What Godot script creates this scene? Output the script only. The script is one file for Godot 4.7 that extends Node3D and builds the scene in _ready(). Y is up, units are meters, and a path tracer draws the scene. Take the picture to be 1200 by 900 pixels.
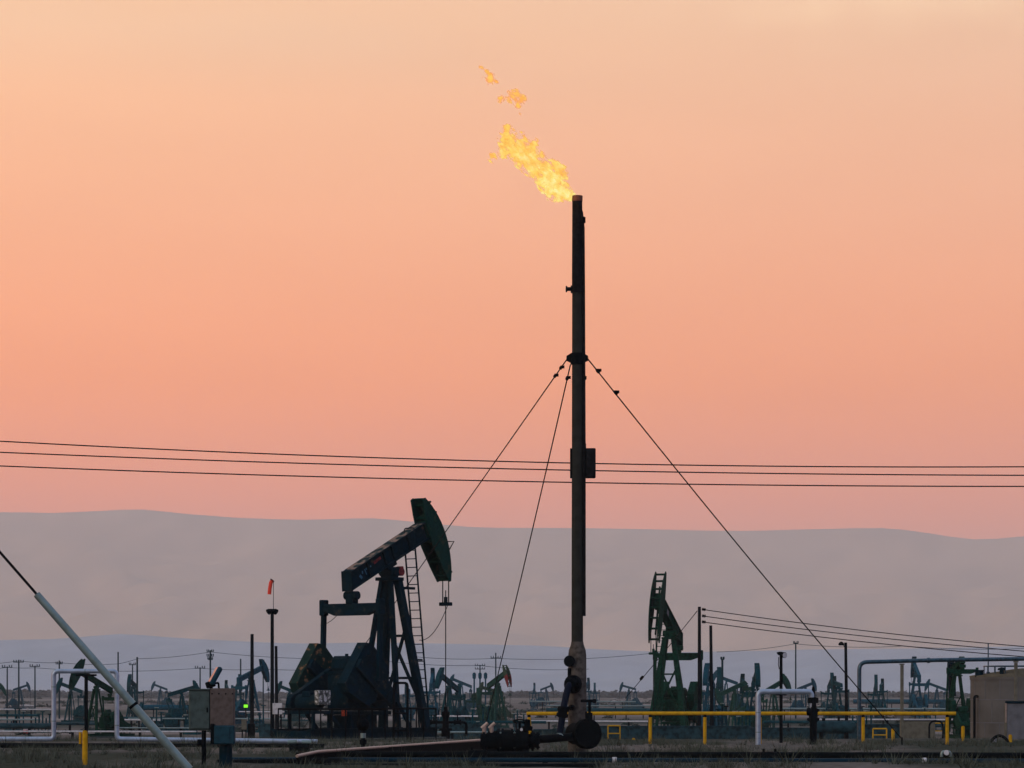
extends Node3D
# An oil field at dusk: a flare stack, pumpjacks, pipework, hills. +x right, +y up, the lens looks along -z.
# Horizon height of the eye is EYE; "dist" is the distance along -z in metres.

const EYE := 3.0
const LENS := 3300.0
var taken := {}
var rng := RandomNumberGenerator.new()
var bumps := FastNoiseLite.new()
var broad := FastNoiseLite.new()
var M := {}
var shapes := {}

# ---------------------------------------------------------------- mesh collector
class Shape:
	var v := PackedVector3Array()
	var n := PackedVector3Array()
	var uv := PackedVector2Array()
	var c := PackedColorArray()

	func tri(a: Vector3, b: Vector3, d: Vector3, na: Vector3, nb: Vector3, nd: Vector3) -> void:
		if (b - a).cross(d - a).dot(na + nb + nd) > 0.0:
			v.append_array([a, d, b]); n.append_array([na, nd, nb])
		else:
			v.append_array([a, b, d]); n.append_array([na, nb, nd])

	func flat(a: Vector3, b: Vector3, d: Vector3, out: Vector3) -> void:
		var q := (b - a).cross(d - a).normalized()
		if q.dot(out) < 0.0: q = -q
		tri(a, b, d, q, q, q)

	func quad(a: Vector3, b: Vector3, d: Vector3, e: Vector3, out: Vector3) -> void:
		flat(a, b, d, out); flat(a, d, e, out)

	func box(center: Vector3, size: Vector3, basis := Basis.IDENTITY, bevel := 0.0) -> Shape:
		var h := size / 2.0
		var k := minf(bevel, minf(h.x, minf(h.y, h.z)) * 0.6)
		var f := func(p: Vector3) -> Vector3: return center + basis * p
		for ax in 3:
			var u := (ax + 1) % 3
			var w := (ax + 2) % 3
			for s: float in [-1.0, 1.0]:
				var ps := []
				for q: Vector2 in [Vector2(-1, -1), Vector2(1, -1), Vector2(1, 1), Vector2(-1, 1)]:
					var p := Vector3.ZERO
					p[ax] = s * h[ax]; p[u] = q.x * (h[u] - k); p[w] = q.y * (h[w] - k)
					ps.append(f.call(p))
				var o := Vector3.ZERO
				o[ax] = s
				quad(ps[0], ps[1], ps[2], ps[3], basis * o)
		if k > 0.0:
			for ax in 3:
				var u := (ax + 1) % 3
				var w := (ax + 2) % 3
				for su: float in [-1.0, 1.0]:
					for sw: float in [-1.0, 1.0]:
						var ps := []
						for q: Vector2 in [Vector2(-1, 0), Vector2(1, 0), Vector2(1, 1), Vector2(-1, 1)]:
							var p := Vector3.ZERO
							p[ax] = q.x * (h[ax] - k)
							p[u] = su * (h[u] - (0.0 if q.y == 0.0 else k)); p[w] = sw * (h[w] - (k if q.y == 0.0 else 0.0))
							ps.append(f.call(p))
						var o := Vector3.ZERO
						o[u] = su; o[w] = sw
						quad(ps[0], ps[1], ps[2], ps[3], basis * o)
			for sx: float in [-1.0, 1.0]:
				for sy: float in [-1.0, 1.0]:
					for sz: float in [-1.0, 1.0]:
						var s := Vector3(sx, sy, sz)
						flat(f.call(s * (h - Vector3(0, k, k))), f.call(s * (h - Vector3(k, 0, k))), f.call(s * (h - Vector3(k, k, 0))), basis * s)
		return self

	func bar(a: Vector3, b: Vector3, wide: float, high: float, up := Vector3.UP, bevel := 0.0) -> Shape:
		var d := (b - a).normalized()
		var side := d.cross(up)
		if side.length() < 0.01: side = d.cross(Vector3.RIGHT)
		side = side.normalized()
		return box((a + b) / 2.0, Vector3((b - a).length(), high, wide), Basis(d, side.cross(d).normalized(), side), bevel)

	func ibeam(a: Vector3, b: Vector3, wide: float, high: float, thick: float, up := Vector3.UP) -> Shape:
		var d := (b - a).normalized()
		var side := d.cross(up).normalized()
		var u := side.cross(d).normalized()
		bar(a + u * (high - thick) / 2.0, b + u * (high - thick) / 2.0, wide, thick, up)
		bar(a - u * (high - thick) / 2.0, b - u * (high - thick) / 2.0, wide, thick, up)
		bar(a, b, thick, high - 2.0 * thick, up)
		return self

	func cyl(a: Vector3, b: Vector3, ra: float, rb := -1.0, seg := 12, caps := true) -> Shape:
		if rb < 0.0: rb = ra
		var d := (b - a).normalized()
		var s := d.cross(Vector3.UP if absf(d.y) < 0.9 else Vector3.RIGHT).normalized()
		var t := d.cross(s)
		for i in seg:
			var p := TAU * i / seg
			var q := TAU * (i + 1) / seg
			var e := s * cos(p) + t * sin(p)
			var g := s * cos(q) + t * sin(q)
			tri(a + e * ra, b + e * rb, b + g * rb, e, e, g)
			tri(a + e * ra, b + g * rb, a + g * ra, e, g, g)
			if caps:
				tri(a, a + e * ra, a + g * ra, -d, -d, -d)
				tri(b, b + e * rb, b + g * rb, d, d, d)
		return self

	func lathe(base: Vector3, axis: Vector3, prof: Array, seg := 16) -> Shape:   # prof: [distance along the axis, radius]
		for i in prof.size() - 1:
			cyl(base + axis * prof[i][0], base + axis * (prof[i + 1][0] + (0.0001 if prof[i][0] == prof[i + 1][0] else 0.0)), prof[i][1], prof[i + 1][1], seg, i == 0 or i == prof.size() - 2)
		return self

	func tube(pts: Array, r: float, seg := 8, caps := true) -> Shape:
		var rings := []
		var norms := []
		var s := Vector3.ZERO
		for i in pts.size():
			var d: Vector3 = ((pts[i] - pts[i - 1]).normalized() if i > 0 else Vector3.ZERO) + ((pts[i + 1] - pts[i]).normalized() if i < pts.size() - 1 else Vector3.ZERO)
			d = d.normalized()
			if s == Vector3.ZERO: s = d.cross(Vector3.UP if absf(d.y) < 0.9 else Vector3.RIGHT)
			s = (s - d * s.dot(d)).normalized()
			var t := d.cross(s)
			var ring := []
			var nn := []
			for k in seg:
				var e := s * cos(TAU * k / seg) + t * sin(TAU * k / seg)
				ring.append(pts[i] + e * r); nn.append(e)
			rings.append(ring); norms.append(nn)
		for i in pts.size() - 1:
			for k in seg:
				var l := (k + 1) % seg
				tri(rings[i][k], rings[i + 1][k], rings[i + 1][l], norms[i][k], norms[i + 1][k], norms[i + 1][l])
				tri(rings[i][k], rings[i + 1][l], rings[i][l], norms[i][k], norms[i + 1][l], norms[i][l])
		if caps:
			for e in [[0, 1], [pts.size() - 1, pts.size() - 2]]:
				var o: Vector3 = (pts[e[0]] - pts[e[1]]).normalized()
				for k in seg: tri(pts[e[0]], rings[e[0]][k], rings[e[0]][(k + 1) % seg], o, o, o)
		return self

	func prism(poly: Array, depth: float, xf := Transform3D.IDENTITY) -> Shape:   # an outline in xy, thick along z
		var p2 := PackedVector2Array(poly)
		var ids := Geometry2D.triangulate_polygon(p2)
		var h := depth / 2.0
		for s: float in [-1.0, 1.0]:
			var o := xf.basis * Vector3(0, 0, s)
			for i in range(0, ids.size(), 3):
				flat(xf * Vector3(p2[ids[i]].x, p2[ids[i]].y, s * h), xf * Vector3(p2[ids[i + 1]].x, p2[ids[i + 1]].y, s * h), xf * Vector3(p2[ids[i + 2]].x, p2[ids[i + 2]].y, s * h), o)
		var area := 0.0
		for i in p2.size(): area += p2[i].cross(p2[(i + 1) % p2.size()])
		for i in p2.size():
			var a := p2[i]
			var b := p2[(i + 1) % p2.size()]
			var o := Vector3(b.y - a.y, a.x - b.x, 0) * signf(area)
			quad(xf * Vector3(a.x, a.y, -h), xf * Vector3(b.x, b.y, -h), xf * Vector3(b.x, b.y, h), xf * Vector3(a.x, a.y, h), xf.basis * o)
		return self

	func ring(center: Vector3, axis: Vector3, big: float, small: float, seg := 20) -> Shape:
		var d := axis.normalized()
		var s := d.cross(Vector3.UP if absf(d.y) < 0.9 else Vector3.RIGHT).normalized()
		var t := d.cross(s)
		var pts := []
		for i in seg + 1: pts.append(center + (s * cos(TAU * i / seg) + t * sin(TAU * i / seg)) * big)
		return tube(pts, small, 6, false)

	func mesh() -> ArrayMesh:
		var a := []
		a.resize(Mesh.ARRAY_MAX)
		a[Mesh.ARRAY_VERTEX] = v
		a[Mesh.ARRAY_NORMAL] = n
		if uv.size() == v.size(): a[Mesh.ARRAY_TEX_UV] = uv
		if c.size() == v.size(): a[Mesh.ARRAY_COLOR] = c
		var m := ArrayMesh.new()
		m.add_surface_from_arrays(Mesh.PRIMITIVE_TRIANGLES, a)
		return m

# ---------------------------------------------------------------- scene helpers
func numbered(called: String) -> String:
	taken[called] = taken.get(called, -1) + 1
	return called if taken[called] == 0 else "%s_%03d" % [called, taken[called]]

func tag(o: Node3D, label: String, category: String, group := "") -> Node3D:
	o.set_meta("label", label); o.set_meta("category", category)
	if group: o.set_meta("group", group)
	return o

func thing(called: String, label: String, category: String, at := Vector3.ZERO, turn := 0.0, group := "") -> Node3D:
	var o := Node3D.new()
	o.name = numbered(called)
	add_child(o)
	o.position = at; o.rotation.y = turn
	return tag(o, label, category, group)

func obj(called: String, s, mat: Material, parent: Node3D = null) -> MeshInstance3D:
	var o := MeshInstance3D.new()
	o.mesh = s.mesh() if s is Shape else s
	o.material_override = mat
	o.name = called if parent else numbered(called)
	(parent if parent else self).add_child(o, true)
	return o

func stuff(o: Node3D) -> Node3D:
	o.set_meta("kind", "stuff")
	return o

func lin(r: float, g: float, b: float, a := 1.0) -> Color:
	return Color(r, g, b, a).linear_to_srgb()

func noise_tex(freq: float, stops: Array, kind := FastNoiseLite.TYPE_SIMPLEX_SMOOTH, oct := 4, sd := 1, size := 512, normal := false) -> NoiseTexture2D:
	var t := NoiseTexture2D.new()
	var f := FastNoiseLite.new()
	f.noise_type = kind; f.frequency = freq; f.fractal_octaves = oct; f.seed = sd
	t.noise = f; t.width = size; t.height = size; t.seamless = true
	if normal:
		t.as_normal_map = true; t.bump_strength = 6.0
	else:
		var g := Gradient.new()
		g.offsets = PackedFloat32Array(stops.map(func(s): return s[0]))
		g.colors = PackedColorArray(stops.map(func(s): return s[1]))
		t.color_ramp = g
	return t

func mat(called: String, color: Color, rough := 0.6, metal := 0.0, tex: Texture2D = null, scale := 0.5, nrm: Texture2D = null) -> StandardMaterial3D:
	var m := StandardMaterial3D.new()
	m.resource_name = called
	m.albedo_color = color; m.roughness = rough; m.metallic = metal
	if tex or nrm:
		m.uv1_triplanar = true
		m.uv1_scale = Vector3.ONE * scale
		m.albedo_texture = tex
	if nrm:
		m.normal_enabled = true; m.normal_texture = nrm; m.normal_scale = 0.6
	if metal == 0.0: m.metallic_specular = 0.12
	M[called] = m
	return m

func ground_y(x: float, dist: float) -> float:
	var h := 1.42
	if dist > 88.0: h = lerpf(1.42, 0.6, smoothstep(86.0, 150.0, dist))
	if dist > 150.0: h = lerpf(0.6, 0.0, smoothstep(150.0, 235.0, dist))
	var amp := clampf(1.0 - (dist - 90.0) / 200.0, 0.15, 1.0)
	var far := clampf((dist - 300.0) / 1500.0, 0.0, 1.0)
	return h + bumps.get_noise_2d(x * 3.0, dist * 3.0) * 0.09 * amp + bumps.get_noise_2d(x * 14.0, dist * 14.0) * 0.04 * amp + broad.get_noise_2d(x, dist) * far * 1.6

func P(px: float, py: float, dist: float) -> Vector3:   # a point at that distance, from the survey of the photograph
	return Vector3((px - 600.0) * dist / LENS, EYE + (812.0 - py) * dist / LENS, -dist)

func G(px: float, dist: float, sink := 0.0) -> Vector3:   # on the ground
	var x := (px - 600.0) * dist / LENS
	return Vector3(x, ground_y(x, dist) - sink, -dist)

func sag(a: Vector3, b: Vector3, drop: float, seg := 24) -> Array:
	var pts := []
	for i in seg + 1:
		var t := float(i) / seg
		pts.append(a.lerp(b, t) - Vector3(0, drop * 4.0 * t * (1.0 - t), 0))
	return pts

func rounded(pts: Array, r: float, seg := 5) -> Array:
	var out := [pts[0]]
	for i in range(1, pts.size() - 1):
		var a: Vector3 = pts[i] + (pts[i - 1] - pts[i]).limit_length(r)
		var b: Vector3 = pts[i] + (pts[i + 1] - pts[i]).limit_length(r)
		for k in seg + 1:
			var t := float(k) / seg
			out.append(a.lerp(pts[i], t).lerp(pts[i].lerp(b, t), t))
	out.append(pts[-1])
	return out

func cached(key: String, make: Callable) -> Mesh:
	if not shapes.has(key): shapes[key] = make.call().mesh()
	return shapes[key]

# ---------------------------------------------------------------- materials
func make_materials() -> void:
	var grime := noise_tex(0.02, [[0.0, Color(0.45, 0.45, 0.45)], [0.5, Color(0.82, 0.82, 0.82)], [1.0, Color(1, 1, 1)]], FastNoiseLite.TYPE_SIMPLEX_SMOOTH, 5, 3)
	var rusty := noise_tex(0.014, [[0.0, Color(0.04, 0.13, 0.13)], [0.58, Color(0.08, 0.17, 0.16)], [0.70, Color(0.22, 0.19, 0.15)], [0.82, Color(0.48, 0.36, 0.27)], [1.0, Color(0.34, 0.24, 0.18)]], FastNoiseLite.TYPE_SIMPLEX_SMOOTH, 5, 8)
	var soft := noise_tex(0.012, [[0.0, Color(0.80, 0.79, 0.78)], [0.5, Color(0.93, 0.93, 0.93)], [1.0, Color(1, 1, 1)]], FastNoiseLite.TYPE_SIMPLEX_SMOOTH, 4, 15)
	var streak := noise_tex(0.03, [[0.0, Color(0.62, 0.60, 0.58)], [0.5, Color(0.9, 0.9, 0.9)], [1.0, Color(1, 1, 1)]], FastNoiseLite.TYPE_PERLIN, 4, 5)
	var rough := noise_tex(0.03, [], FastNoiseLite.TYPE_SIMPLEX_SMOOTH, 5, 12, 512, true)
	var worn := noise_tex(0.011, [[0.0, Color(0.0, 0.085, 0.12)], [0.3, Color(0.01, 0.12, 0.17)], [0.55, Color(0.01, 0.10, 0.13)], [0.74, Color(0.05, 0.13, 0.16)], [0.82, Color(0.10, 0.15, 0.17)], [0.90, Color(0.20, 0.18, 0.16)], [1.0, Color(0.26, 0.20, 0.17)]], FastNoiseLite.TYPE_SIMPLEX_SMOOTH, 6, 51)
	var worn_green := noise_tex(0.011, [[0.0, Color(0.02, 0.13, 0.13)], [0.35, Color(0.05, 0.20, 0.18)], [0.58, Color(0.04, 0.17, 0.15)], [0.74, Color(0.09, 0.21, 0.17)], [0.84, Color(0.15, 0.20, 0.16)], [1.0, Color(0.24, 0.19, 0.15)]], FastNoiseLite.TYPE_SIMPLEX_SMOOTH, 6, 52)
	mat("teal", Color.WHITE, 0.8, 0.0, worn, 0.33)
	mat("teal_head", Color.WHITE, 0.8, 0.0, worn_green, 0.33)
	mat("dark", lin(0.003, 0.006, 0.009), 0.8, 0.0, grime, 0.7)
	mat("green", lin(0.006, 0.046, 0.030), 0.8, 0.0, grime, 0.45)
	mat("green_head", lin(0.009, 0.044, 0.030), 0.8, 0.0, grime, 0.45)
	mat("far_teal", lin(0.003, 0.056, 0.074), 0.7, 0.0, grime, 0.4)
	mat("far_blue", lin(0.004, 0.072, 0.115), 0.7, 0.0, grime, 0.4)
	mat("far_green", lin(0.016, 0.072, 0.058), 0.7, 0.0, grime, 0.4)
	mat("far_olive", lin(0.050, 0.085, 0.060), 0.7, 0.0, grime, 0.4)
	mat("rust_weight", Color(1, 1, 1), 0.8, 0.0, rusty, 0.35)
	mat("red", lin(0.42, 0.035, 0.025), 0.6, 0.0, grime, 0.5)
	mat("faded_red", lin(0.20, 0.035, 0.04), 0.7, 0.0, grime, 0.5)
	mat("orange", lin(0.60, 0.09, 0.04), 0.7, 0.0, grime, 1.5)
	mat("white_paint", lin(0.50, 0.50, 0.52), 0.5, 0.0, soft, 0.8)
	mat("cladding", lin(0.27, 0.34, 0.44), 0.34, 0.45, soft, 0.5)
	mat("galvanised", lin(0.16, 0.225, 0.225), 0.45, 0.5, soft, 0.9)
	mat("grey_panel", lin(0.13, 0.135, 0.15), 0.6, 0.0, soft, 0.4)
	mat("weathered", lin(0.5, 0.5, 0.5), 0.7, 0.0, noise_tex(0.02, [[0.0, Color(0.25, 0.28, 0.28)], [0.45, Color(0.5, 0.5, 0.47)], [0.6, Color(0.9, 0.9, 0.9)], [1.0, Color(1, 1, 1)]], FastNoiseLite.TYPE_SIMPLEX_SMOOTH, 4, 33, 256), 0.9)
	mat("concrete", lin(0.10, 0.11, 0.10), 0.9, 0.0, grime, 0.6, rough)
	mat("yellow", lin(0.50, 0.28, 0.012), 0.5, 0.0, soft, 0.9)
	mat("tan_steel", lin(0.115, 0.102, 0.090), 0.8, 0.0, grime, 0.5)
	mat("tan_tank", lin(0.105, 0.102, 0.098), 0.65, 0.0, soft, 0.16)
	mat("tan_post", lin(0.12, 0.115, 0.09), 0.7, 0.0, soft, 0.6)
	mat("soot", lin(0.012, 0.013, 0.016), 0.8, 0.0, grime, 0.7)
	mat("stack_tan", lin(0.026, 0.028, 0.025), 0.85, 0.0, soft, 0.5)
	mat("burnt", lin(0.16, 0.045, 0.025), 0.7, 0.2, grime, 1.5)
	mat("cabinet_green", lin(0.055, 0.080, 0.078), 0.5, 0.0, soft, 0.9)
	mat("cabinet_brown", lin(0.098, 0.080, 0.074), 0.7, 0.0, soft, 1.2)
	mat("box_blue", lin(0.012, 0.045, 0.064), 0.5, 0.0, soft, 1.0)
	mat("wood", lin(0.006, 0.010, 0.014), 0.9, 0.0, grime, 0.8)
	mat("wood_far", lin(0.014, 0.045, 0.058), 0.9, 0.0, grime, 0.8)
	mat("cable", lin(0.008, 0.008, 0.010), 0.8)
	mat("pipe_blue", lin(0.030, 0.085, 0.125), 0.30, 0.5, grime, 0.6)
	mat("pipe_dark", lin(0.002, 0.005, 0.007), 0.7, 0.0, grime, 0.8)
	mat("pipe_pink", lin(0.34, 0.25, 0.21), 0.45, 0.2, soft, 0.9)
	mat("teal_tank", lin(0.020, 0.055, 0.070), 0.6, 0.0, grime, 0.3)
	mat("solar", lin(0.02, 0.05, 0.14), 0.12, 0.2)
	mat("leaf", lin(0.020, 0.034, 0.030), 0.9)
	mat("far_leaf", lin(0.020, 0.030, 0.036), 0.9)
	mat("dry_grass", lin(0.058, 0.066, 0.050), 0.95)
	var lamp := mat("green_lamp", lin(0.05, 0.2, 0.02), 0.5)
	lamp.emission_enabled = true
	lamp.emission = Color(0.55, 1.0, 0.2)
	lamp.emission_energy_multiplier = 0.9
	var fine := noise_tex(0.02, [[0.0, Color(0.55, 0.52, 0.5)], [0.45, Color(0.8, 0.78, 0.76)], [1.0, Color(1, 1, 1)]], FastNoiseLite.TYPE_SIMPLEX_SMOOTH, 6, 21, 1024)
	for k in [["soil", 0.12]]:
		var m := mat(k[0], Color.WHITE, 0.95, 0.0, fine, k[1])
		m.uv1_world_triplanar = true
		m.vertex_color_use_as_albedo = true

func soil_plain(called: String) -> void:
	var m := mat(called, Color.WHITE, 0.95)
	m.vertex_color_use_as_albedo = true

# ---------------------------------------------------------------- the setting
func make_sky() -> PanoramaSkyMaterial:
	var w := 1024
	var h := 512
	var im := Image.create_empty(w, h, false, Image.FORMAT_RGBF)
	var f := FastNoiseLite.new()
	f.frequency = 1.0; f.fractal_octaves = 4; f.seed = 4
	# elevation in degrees -> linear colour, towards the afterglow
	var glow := [[0.0, Color(1.28, 0.35, 0.145)], [3.85, Color(1.29, 0.36, 0.145)], [6.26, Color(1.32, 0.420, 0.140)], [9.67, Color(1.20, 0.535, 0.27)], [13.5, Color(1.08, 0.635, 0.375)], [18.0, Color(1.0, 0.70, 0.50)], [27.0, Color(0.82, 0.72, 0.66)], [45.0, Color(0.62, 0.71, 0.86)], [90.0, Color(0.50, 0.65, 0.92)]]
	var away := [[0.0, Color(0.50, 0.47, 0.58)], [6.0, Color(0.60, 0.53, 0.63)], [14.0, Color(0.64, 0.59, 0.69)], [26.0, Color(0.60, 0.62, 0.75)], [45.0, Color(0.55, 0.66, 0.87)], [90.0, Color(0.50, 0.65, 0.92)]]
	var pick := func(t: Array, e: float) -> Color:
		for i in range(1, t.size()):
			if e <= t[i][0]:
				var k: float = (e - t[i - 1][0]) / (t[i][0] - t[i - 1][0])
				return t[i - 1][1].lerp(t[i][1], k)
		return t[-1][1]
	for y in h:
		var e := 90.0 - (y + 0.5) * 180.0 / h
		var g: Color = pick.call(glow, maxf(e, 0.0))
		var a: Color = pick.call(away, maxf(e, 0.0))
		for x in w:
			var az := TAU * (x + 0.5) / w                # the first column is -z
			var t := 0.5 - 0.5 * cos(az + 0.30)
			var c := g.lerp(a, smoothstep(0.12, 0.95, t))
			var side := sin(az) * (1.0 - smoothstep(20.0, 80.0, e))
			c = Color(c.r * (1.0 - 0.32 * side), c.g * (1.0 - 0.17 * side), c.b * (1.0 + 0.15 * side))
			if e > 0.0:
				var d := Vector3(sin(az) * cos(deg_to_rad(e)), sin(deg_to_rad(e)) * 5.0, -cos(az) * cos(deg_to_rad(e)))
				var streaks := smoothstep(0.12, 0.6, f.get_noise_3dv(d * Vector3(1.6, 2.2, 1.6))) * smoothstep(11.5, 15.0, e) * (1.0 - smoothstep(30.0, 60.0, e))
				c = c.lerp(Color(0.93, 0.72, 0.52).lerp(a, smoothstep(0.1, 0.6, t)), 0.45 * streaks)
				var bank := exp(-pow((e - 13.9 - 0.6 * f.get_noise_2d(az * 9.0, 3.0)) / 0.75, 2.0)) * smoothstep(0.02, 0.14, az) * (1.0 - smoothstep(0.5, 0.9, az))
				c = c.lerp(Color(1.25, 0.86, 0.52), 0.62 * bank * clampf(0.55 + 1.2 * f.get_noise_2d(az * 22.0, e * 2.2), 0.0, 1.0))
				var soft := 1.0 + 0.02 * f.get_noise_3dv(d * 0.7 + Vector3(9, 0, 0)) + 0.035 * f.get_noise_2d(az * 4.0 + 5.0, e * 0.55)
				c = Color(c.r * soft, c.g * soft, c.b * soft)
			im.set_pixel(x, y, c)
	var m := PanoramaSkyMaterial.new()
	m.panorama = ImageTexture.create_from_image(im)
	return m

func sheet(called: String, m: Material, xs: Array, zs: Array, height: Callable, tint: Callable) -> void:
	var s := Shape.new()
	var grid := []
	var cols := []
	for z in zs:
		var row := []
		var crow := []
		for x: float in xs:
			row.append(height.call(x, z)); crow.append(tint.call(row[-1]))
		grid.append(row); cols.append(crow)
	var norm := func(i: int, j: int) -> Vector3:
		var a: Vector3 = grid[i][mini(j + 1, xs.size() - 1)] - grid[i][maxi(j - 1, 0)]
		var b: Vector3 = grid[mini(i + 1, zs.size() - 1)][j] - grid[maxi(i - 1, 0)][j]
		var q := a.cross(b).normalized()
		return q if q.y > 0 else -q
	var norms := []
	for i in zs.size():
		var nr := []
		for j in xs.size(): nr.append(norm.call(i, j))
		norms.append(nr)
	for i in zs.size() - 1:
		for j in xs.size() - 1:
			for t in [[[i, j], [i + 1, j], [i + 1, j + 1]], [[i, j], [i + 1, j + 1], [i, j + 1]]]:
				var p := []
				for q in t: p.append(grid[q[0]][q[1]])
				var order := [0, 1, 2]
				if (p[1] - p[0]).cross(p[2] - p[0]).y > 0.0: order = [0, 2, 1]
				for k in order:
					s.v.append(p[k]); s.n.append(norms[t[k][0]][t[k][1]]); s.c.append(cols[t[k][0]][t[k][1]])
	var o := obj(called, s, m)
	o.set_meta("kind", "structure")

func ground() -> void:
	var xs := []
	for i in 181:
		var t := (i - 90) / 90.0
		xs.append(t)            # times a width that grows with distance
	var zs := [-4000.0, -1500.0, -500.0, -150.0, -40.0, 10.0, 30.0]
	var d := 40.0
	while d < 11000.0:
		zs.append(d)
		d *= 1.022 if d < 260.0 else 1.06
	var tint_noise := FastNoiseLite.new()
	tint_noise.frequency = 0.02; tint_noise.fractal_octaves = 4; tint_noise.seed = 31
	sheet("ground", M.soil, xs, zs, func(t: float, z: float) -> Vector3:
		var wide := maxf(60.0, absf(z) * 0.75) if z < 1000.0 else absf(z) * 0.75 + (z - 1000.0) * 0.2
		if z < 100.0: wide = maxf(wide, 90.0 + absf(z))
		var x := signf(t) * (absf(t) * 0.35 + t * t * 0.65) * wide
		return Vector3(x, ground_y(x, z), -z),
	func(p: Vector3) -> Color:
		var near := 1.0 - smoothstep(90.0, 240.0, -p.z)
		var k := tint_noise.get_noise_2d(p.x * 0.35, p.z * 0.35) + 0.6 * tint_noise.get_noise_2d(p.x * 4.0, p.z * 4.0) * near
		var dry := Color(0.135, 0.130, 0.128)
		var green := Color(0.035, 0.058, 0.056)
		var pale := Color(0.29, 0.268, 0.268)
		var c := dry.lerp(green, smoothstep(-0.02, 0.40, k)).lerp(pale, smoothstep(0.08, 0.4, -k) * (1.0 - near * 0.4))
		var patch := tint_noise.get_noise_2d(p.x * 5.0 + 90.0, p.z * 1.6)
		if near > 0.5: return dry.lerp(Color(0.028, 0.045, 0.038), smoothstep(-0.18, 0.22, patch)).lerp(Color(0.19, 0.165, 0.145), smoothstep(0.16, 0.42, -patch) * 0.8)
		return c * Color(1, 1, 1) if near < 0.5 else c.lerp(Color(0.050, 0.058, 0.048), 0.55))

func ridge(called: String, m: Material, line: Array, dist: float, deep: float, base: Color, rough: float, sd: int) -> void:
	var f := FastNoiseLite.new()
	f.seed = sd; f.fractal_octaves = 5; f.frequency = 1.0 / (dist * 0.07)
	f.fractal_type = FastNoiseLite.FRACTAL_RIDGED
	var top := func(px: float) -> float:
		var q := clampf(px, line[0][0], line[-1][0])
		for i in range(1, line.size()):
			if q <= line[i][0]:
				var t: float = (q - line[i - 1][0]) / (line[i][0] - line[i - 1][0])
				var a: float = line[maxi(i - 2, 0)][1]
				var b: float = line[mini(i + 1, line.size() - 1)][1]
				return cubic_interpolate(line[i - 1][1], line[i][1], a, b, t)
		return line[-1][1]
	var xs := []
	for i in 201: xs.append((i - 100) * dist * 0.0082)
	var zs := []
	for i in 41: zs.append(i / 40.0)
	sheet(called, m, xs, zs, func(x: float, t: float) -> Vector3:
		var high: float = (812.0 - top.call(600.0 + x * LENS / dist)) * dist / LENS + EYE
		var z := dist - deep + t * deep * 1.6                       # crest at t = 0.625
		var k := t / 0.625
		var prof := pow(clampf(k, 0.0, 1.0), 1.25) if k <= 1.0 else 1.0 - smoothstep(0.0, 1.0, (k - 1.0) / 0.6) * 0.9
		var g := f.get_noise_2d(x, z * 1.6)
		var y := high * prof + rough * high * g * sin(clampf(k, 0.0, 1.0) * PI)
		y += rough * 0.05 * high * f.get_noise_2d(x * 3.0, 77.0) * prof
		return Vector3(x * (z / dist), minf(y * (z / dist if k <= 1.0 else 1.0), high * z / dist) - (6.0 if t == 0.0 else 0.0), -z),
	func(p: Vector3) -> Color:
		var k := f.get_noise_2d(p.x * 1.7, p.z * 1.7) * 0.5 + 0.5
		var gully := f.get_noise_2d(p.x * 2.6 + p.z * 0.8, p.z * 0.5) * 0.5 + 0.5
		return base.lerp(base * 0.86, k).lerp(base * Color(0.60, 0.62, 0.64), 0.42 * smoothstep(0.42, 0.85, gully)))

func leaf_clump(leaves: int, flat: float, size: float, sd: int) -> Mesh:
	var r := RandomNumberGenerator.new()
	r.seed = sd
	var s := Shape.new()
	for i in leaves:
		var d := Vector3(r.randfn(), absf(r.randfn()) * flat, r.randfn()).normalized() * pow(r.randf(), 0.4)
		var p := Vector3(d.x * 0.5, d.y * 0.9 * flat + 0.05, d.z * 0.5)
		var a := Vector3(r.randfn(), r.randfn(), r.randfn()).normalized()
		var b := a.cross(Vector3(r.randfn(), r.randfn(), r.randfn())).normalized()
		s.flat(p - a * size, p + b * size * 0.8, p + a * size, Vector3.UP)
		s.flat(p - a * size, p - b * size * 0.8, p + a * size * 0.7, Vector3.UP)
	for k in 3:
		s.cyl(Vector3.ZERO, Vector3(r.randf_range(-0.2, 0.2), 0.5 * flat, r.randf_range(-0.2, 0.2)), 0.03, 0.015, 4, false)
	return s.mesh()

func tuft() -> Mesh:
	var r := RandomNumberGenerator.new()
	r.seed = 5
	var s := Shape.new()
	for i in 14:
		var az := r.randf() * TAU
		var p := Vector3(cos(az), 0, sin(az)) * r.randf() * 0.12
		var lean := Vector3(cos(az), 0, sin(az)) * r.randf_range(0.05, 0.22)
		var h := r.randf_range(0.10, 0.26)
		var side := Vector3(-sin(az), 0, cos(az)) * 0.008
		s.flat(p - side, p + side, p + lean + Vector3(0, h, 0), Vector3(cos(az), 0.4, sin(az)))
	return s.mesh()

func scatter(called: String, mesh: Mesh, m: Material, places: Array) -> void:   # places: Transform3D
	var mm := MultiMesh.new()
	mm.transform_format = MultiMesh.TRANSFORM_3D
	mm.mesh = mesh
	mm.instance_count = places.size()
	for i in places.size(): mm.set_instance_transform(i, places[i])
	var o := MultiMeshInstance3D.new()
	o.multimesh = mm
	o.material_override = m
	o.name = numbered(called)
	add_child(o)
	stuff(o)

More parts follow.
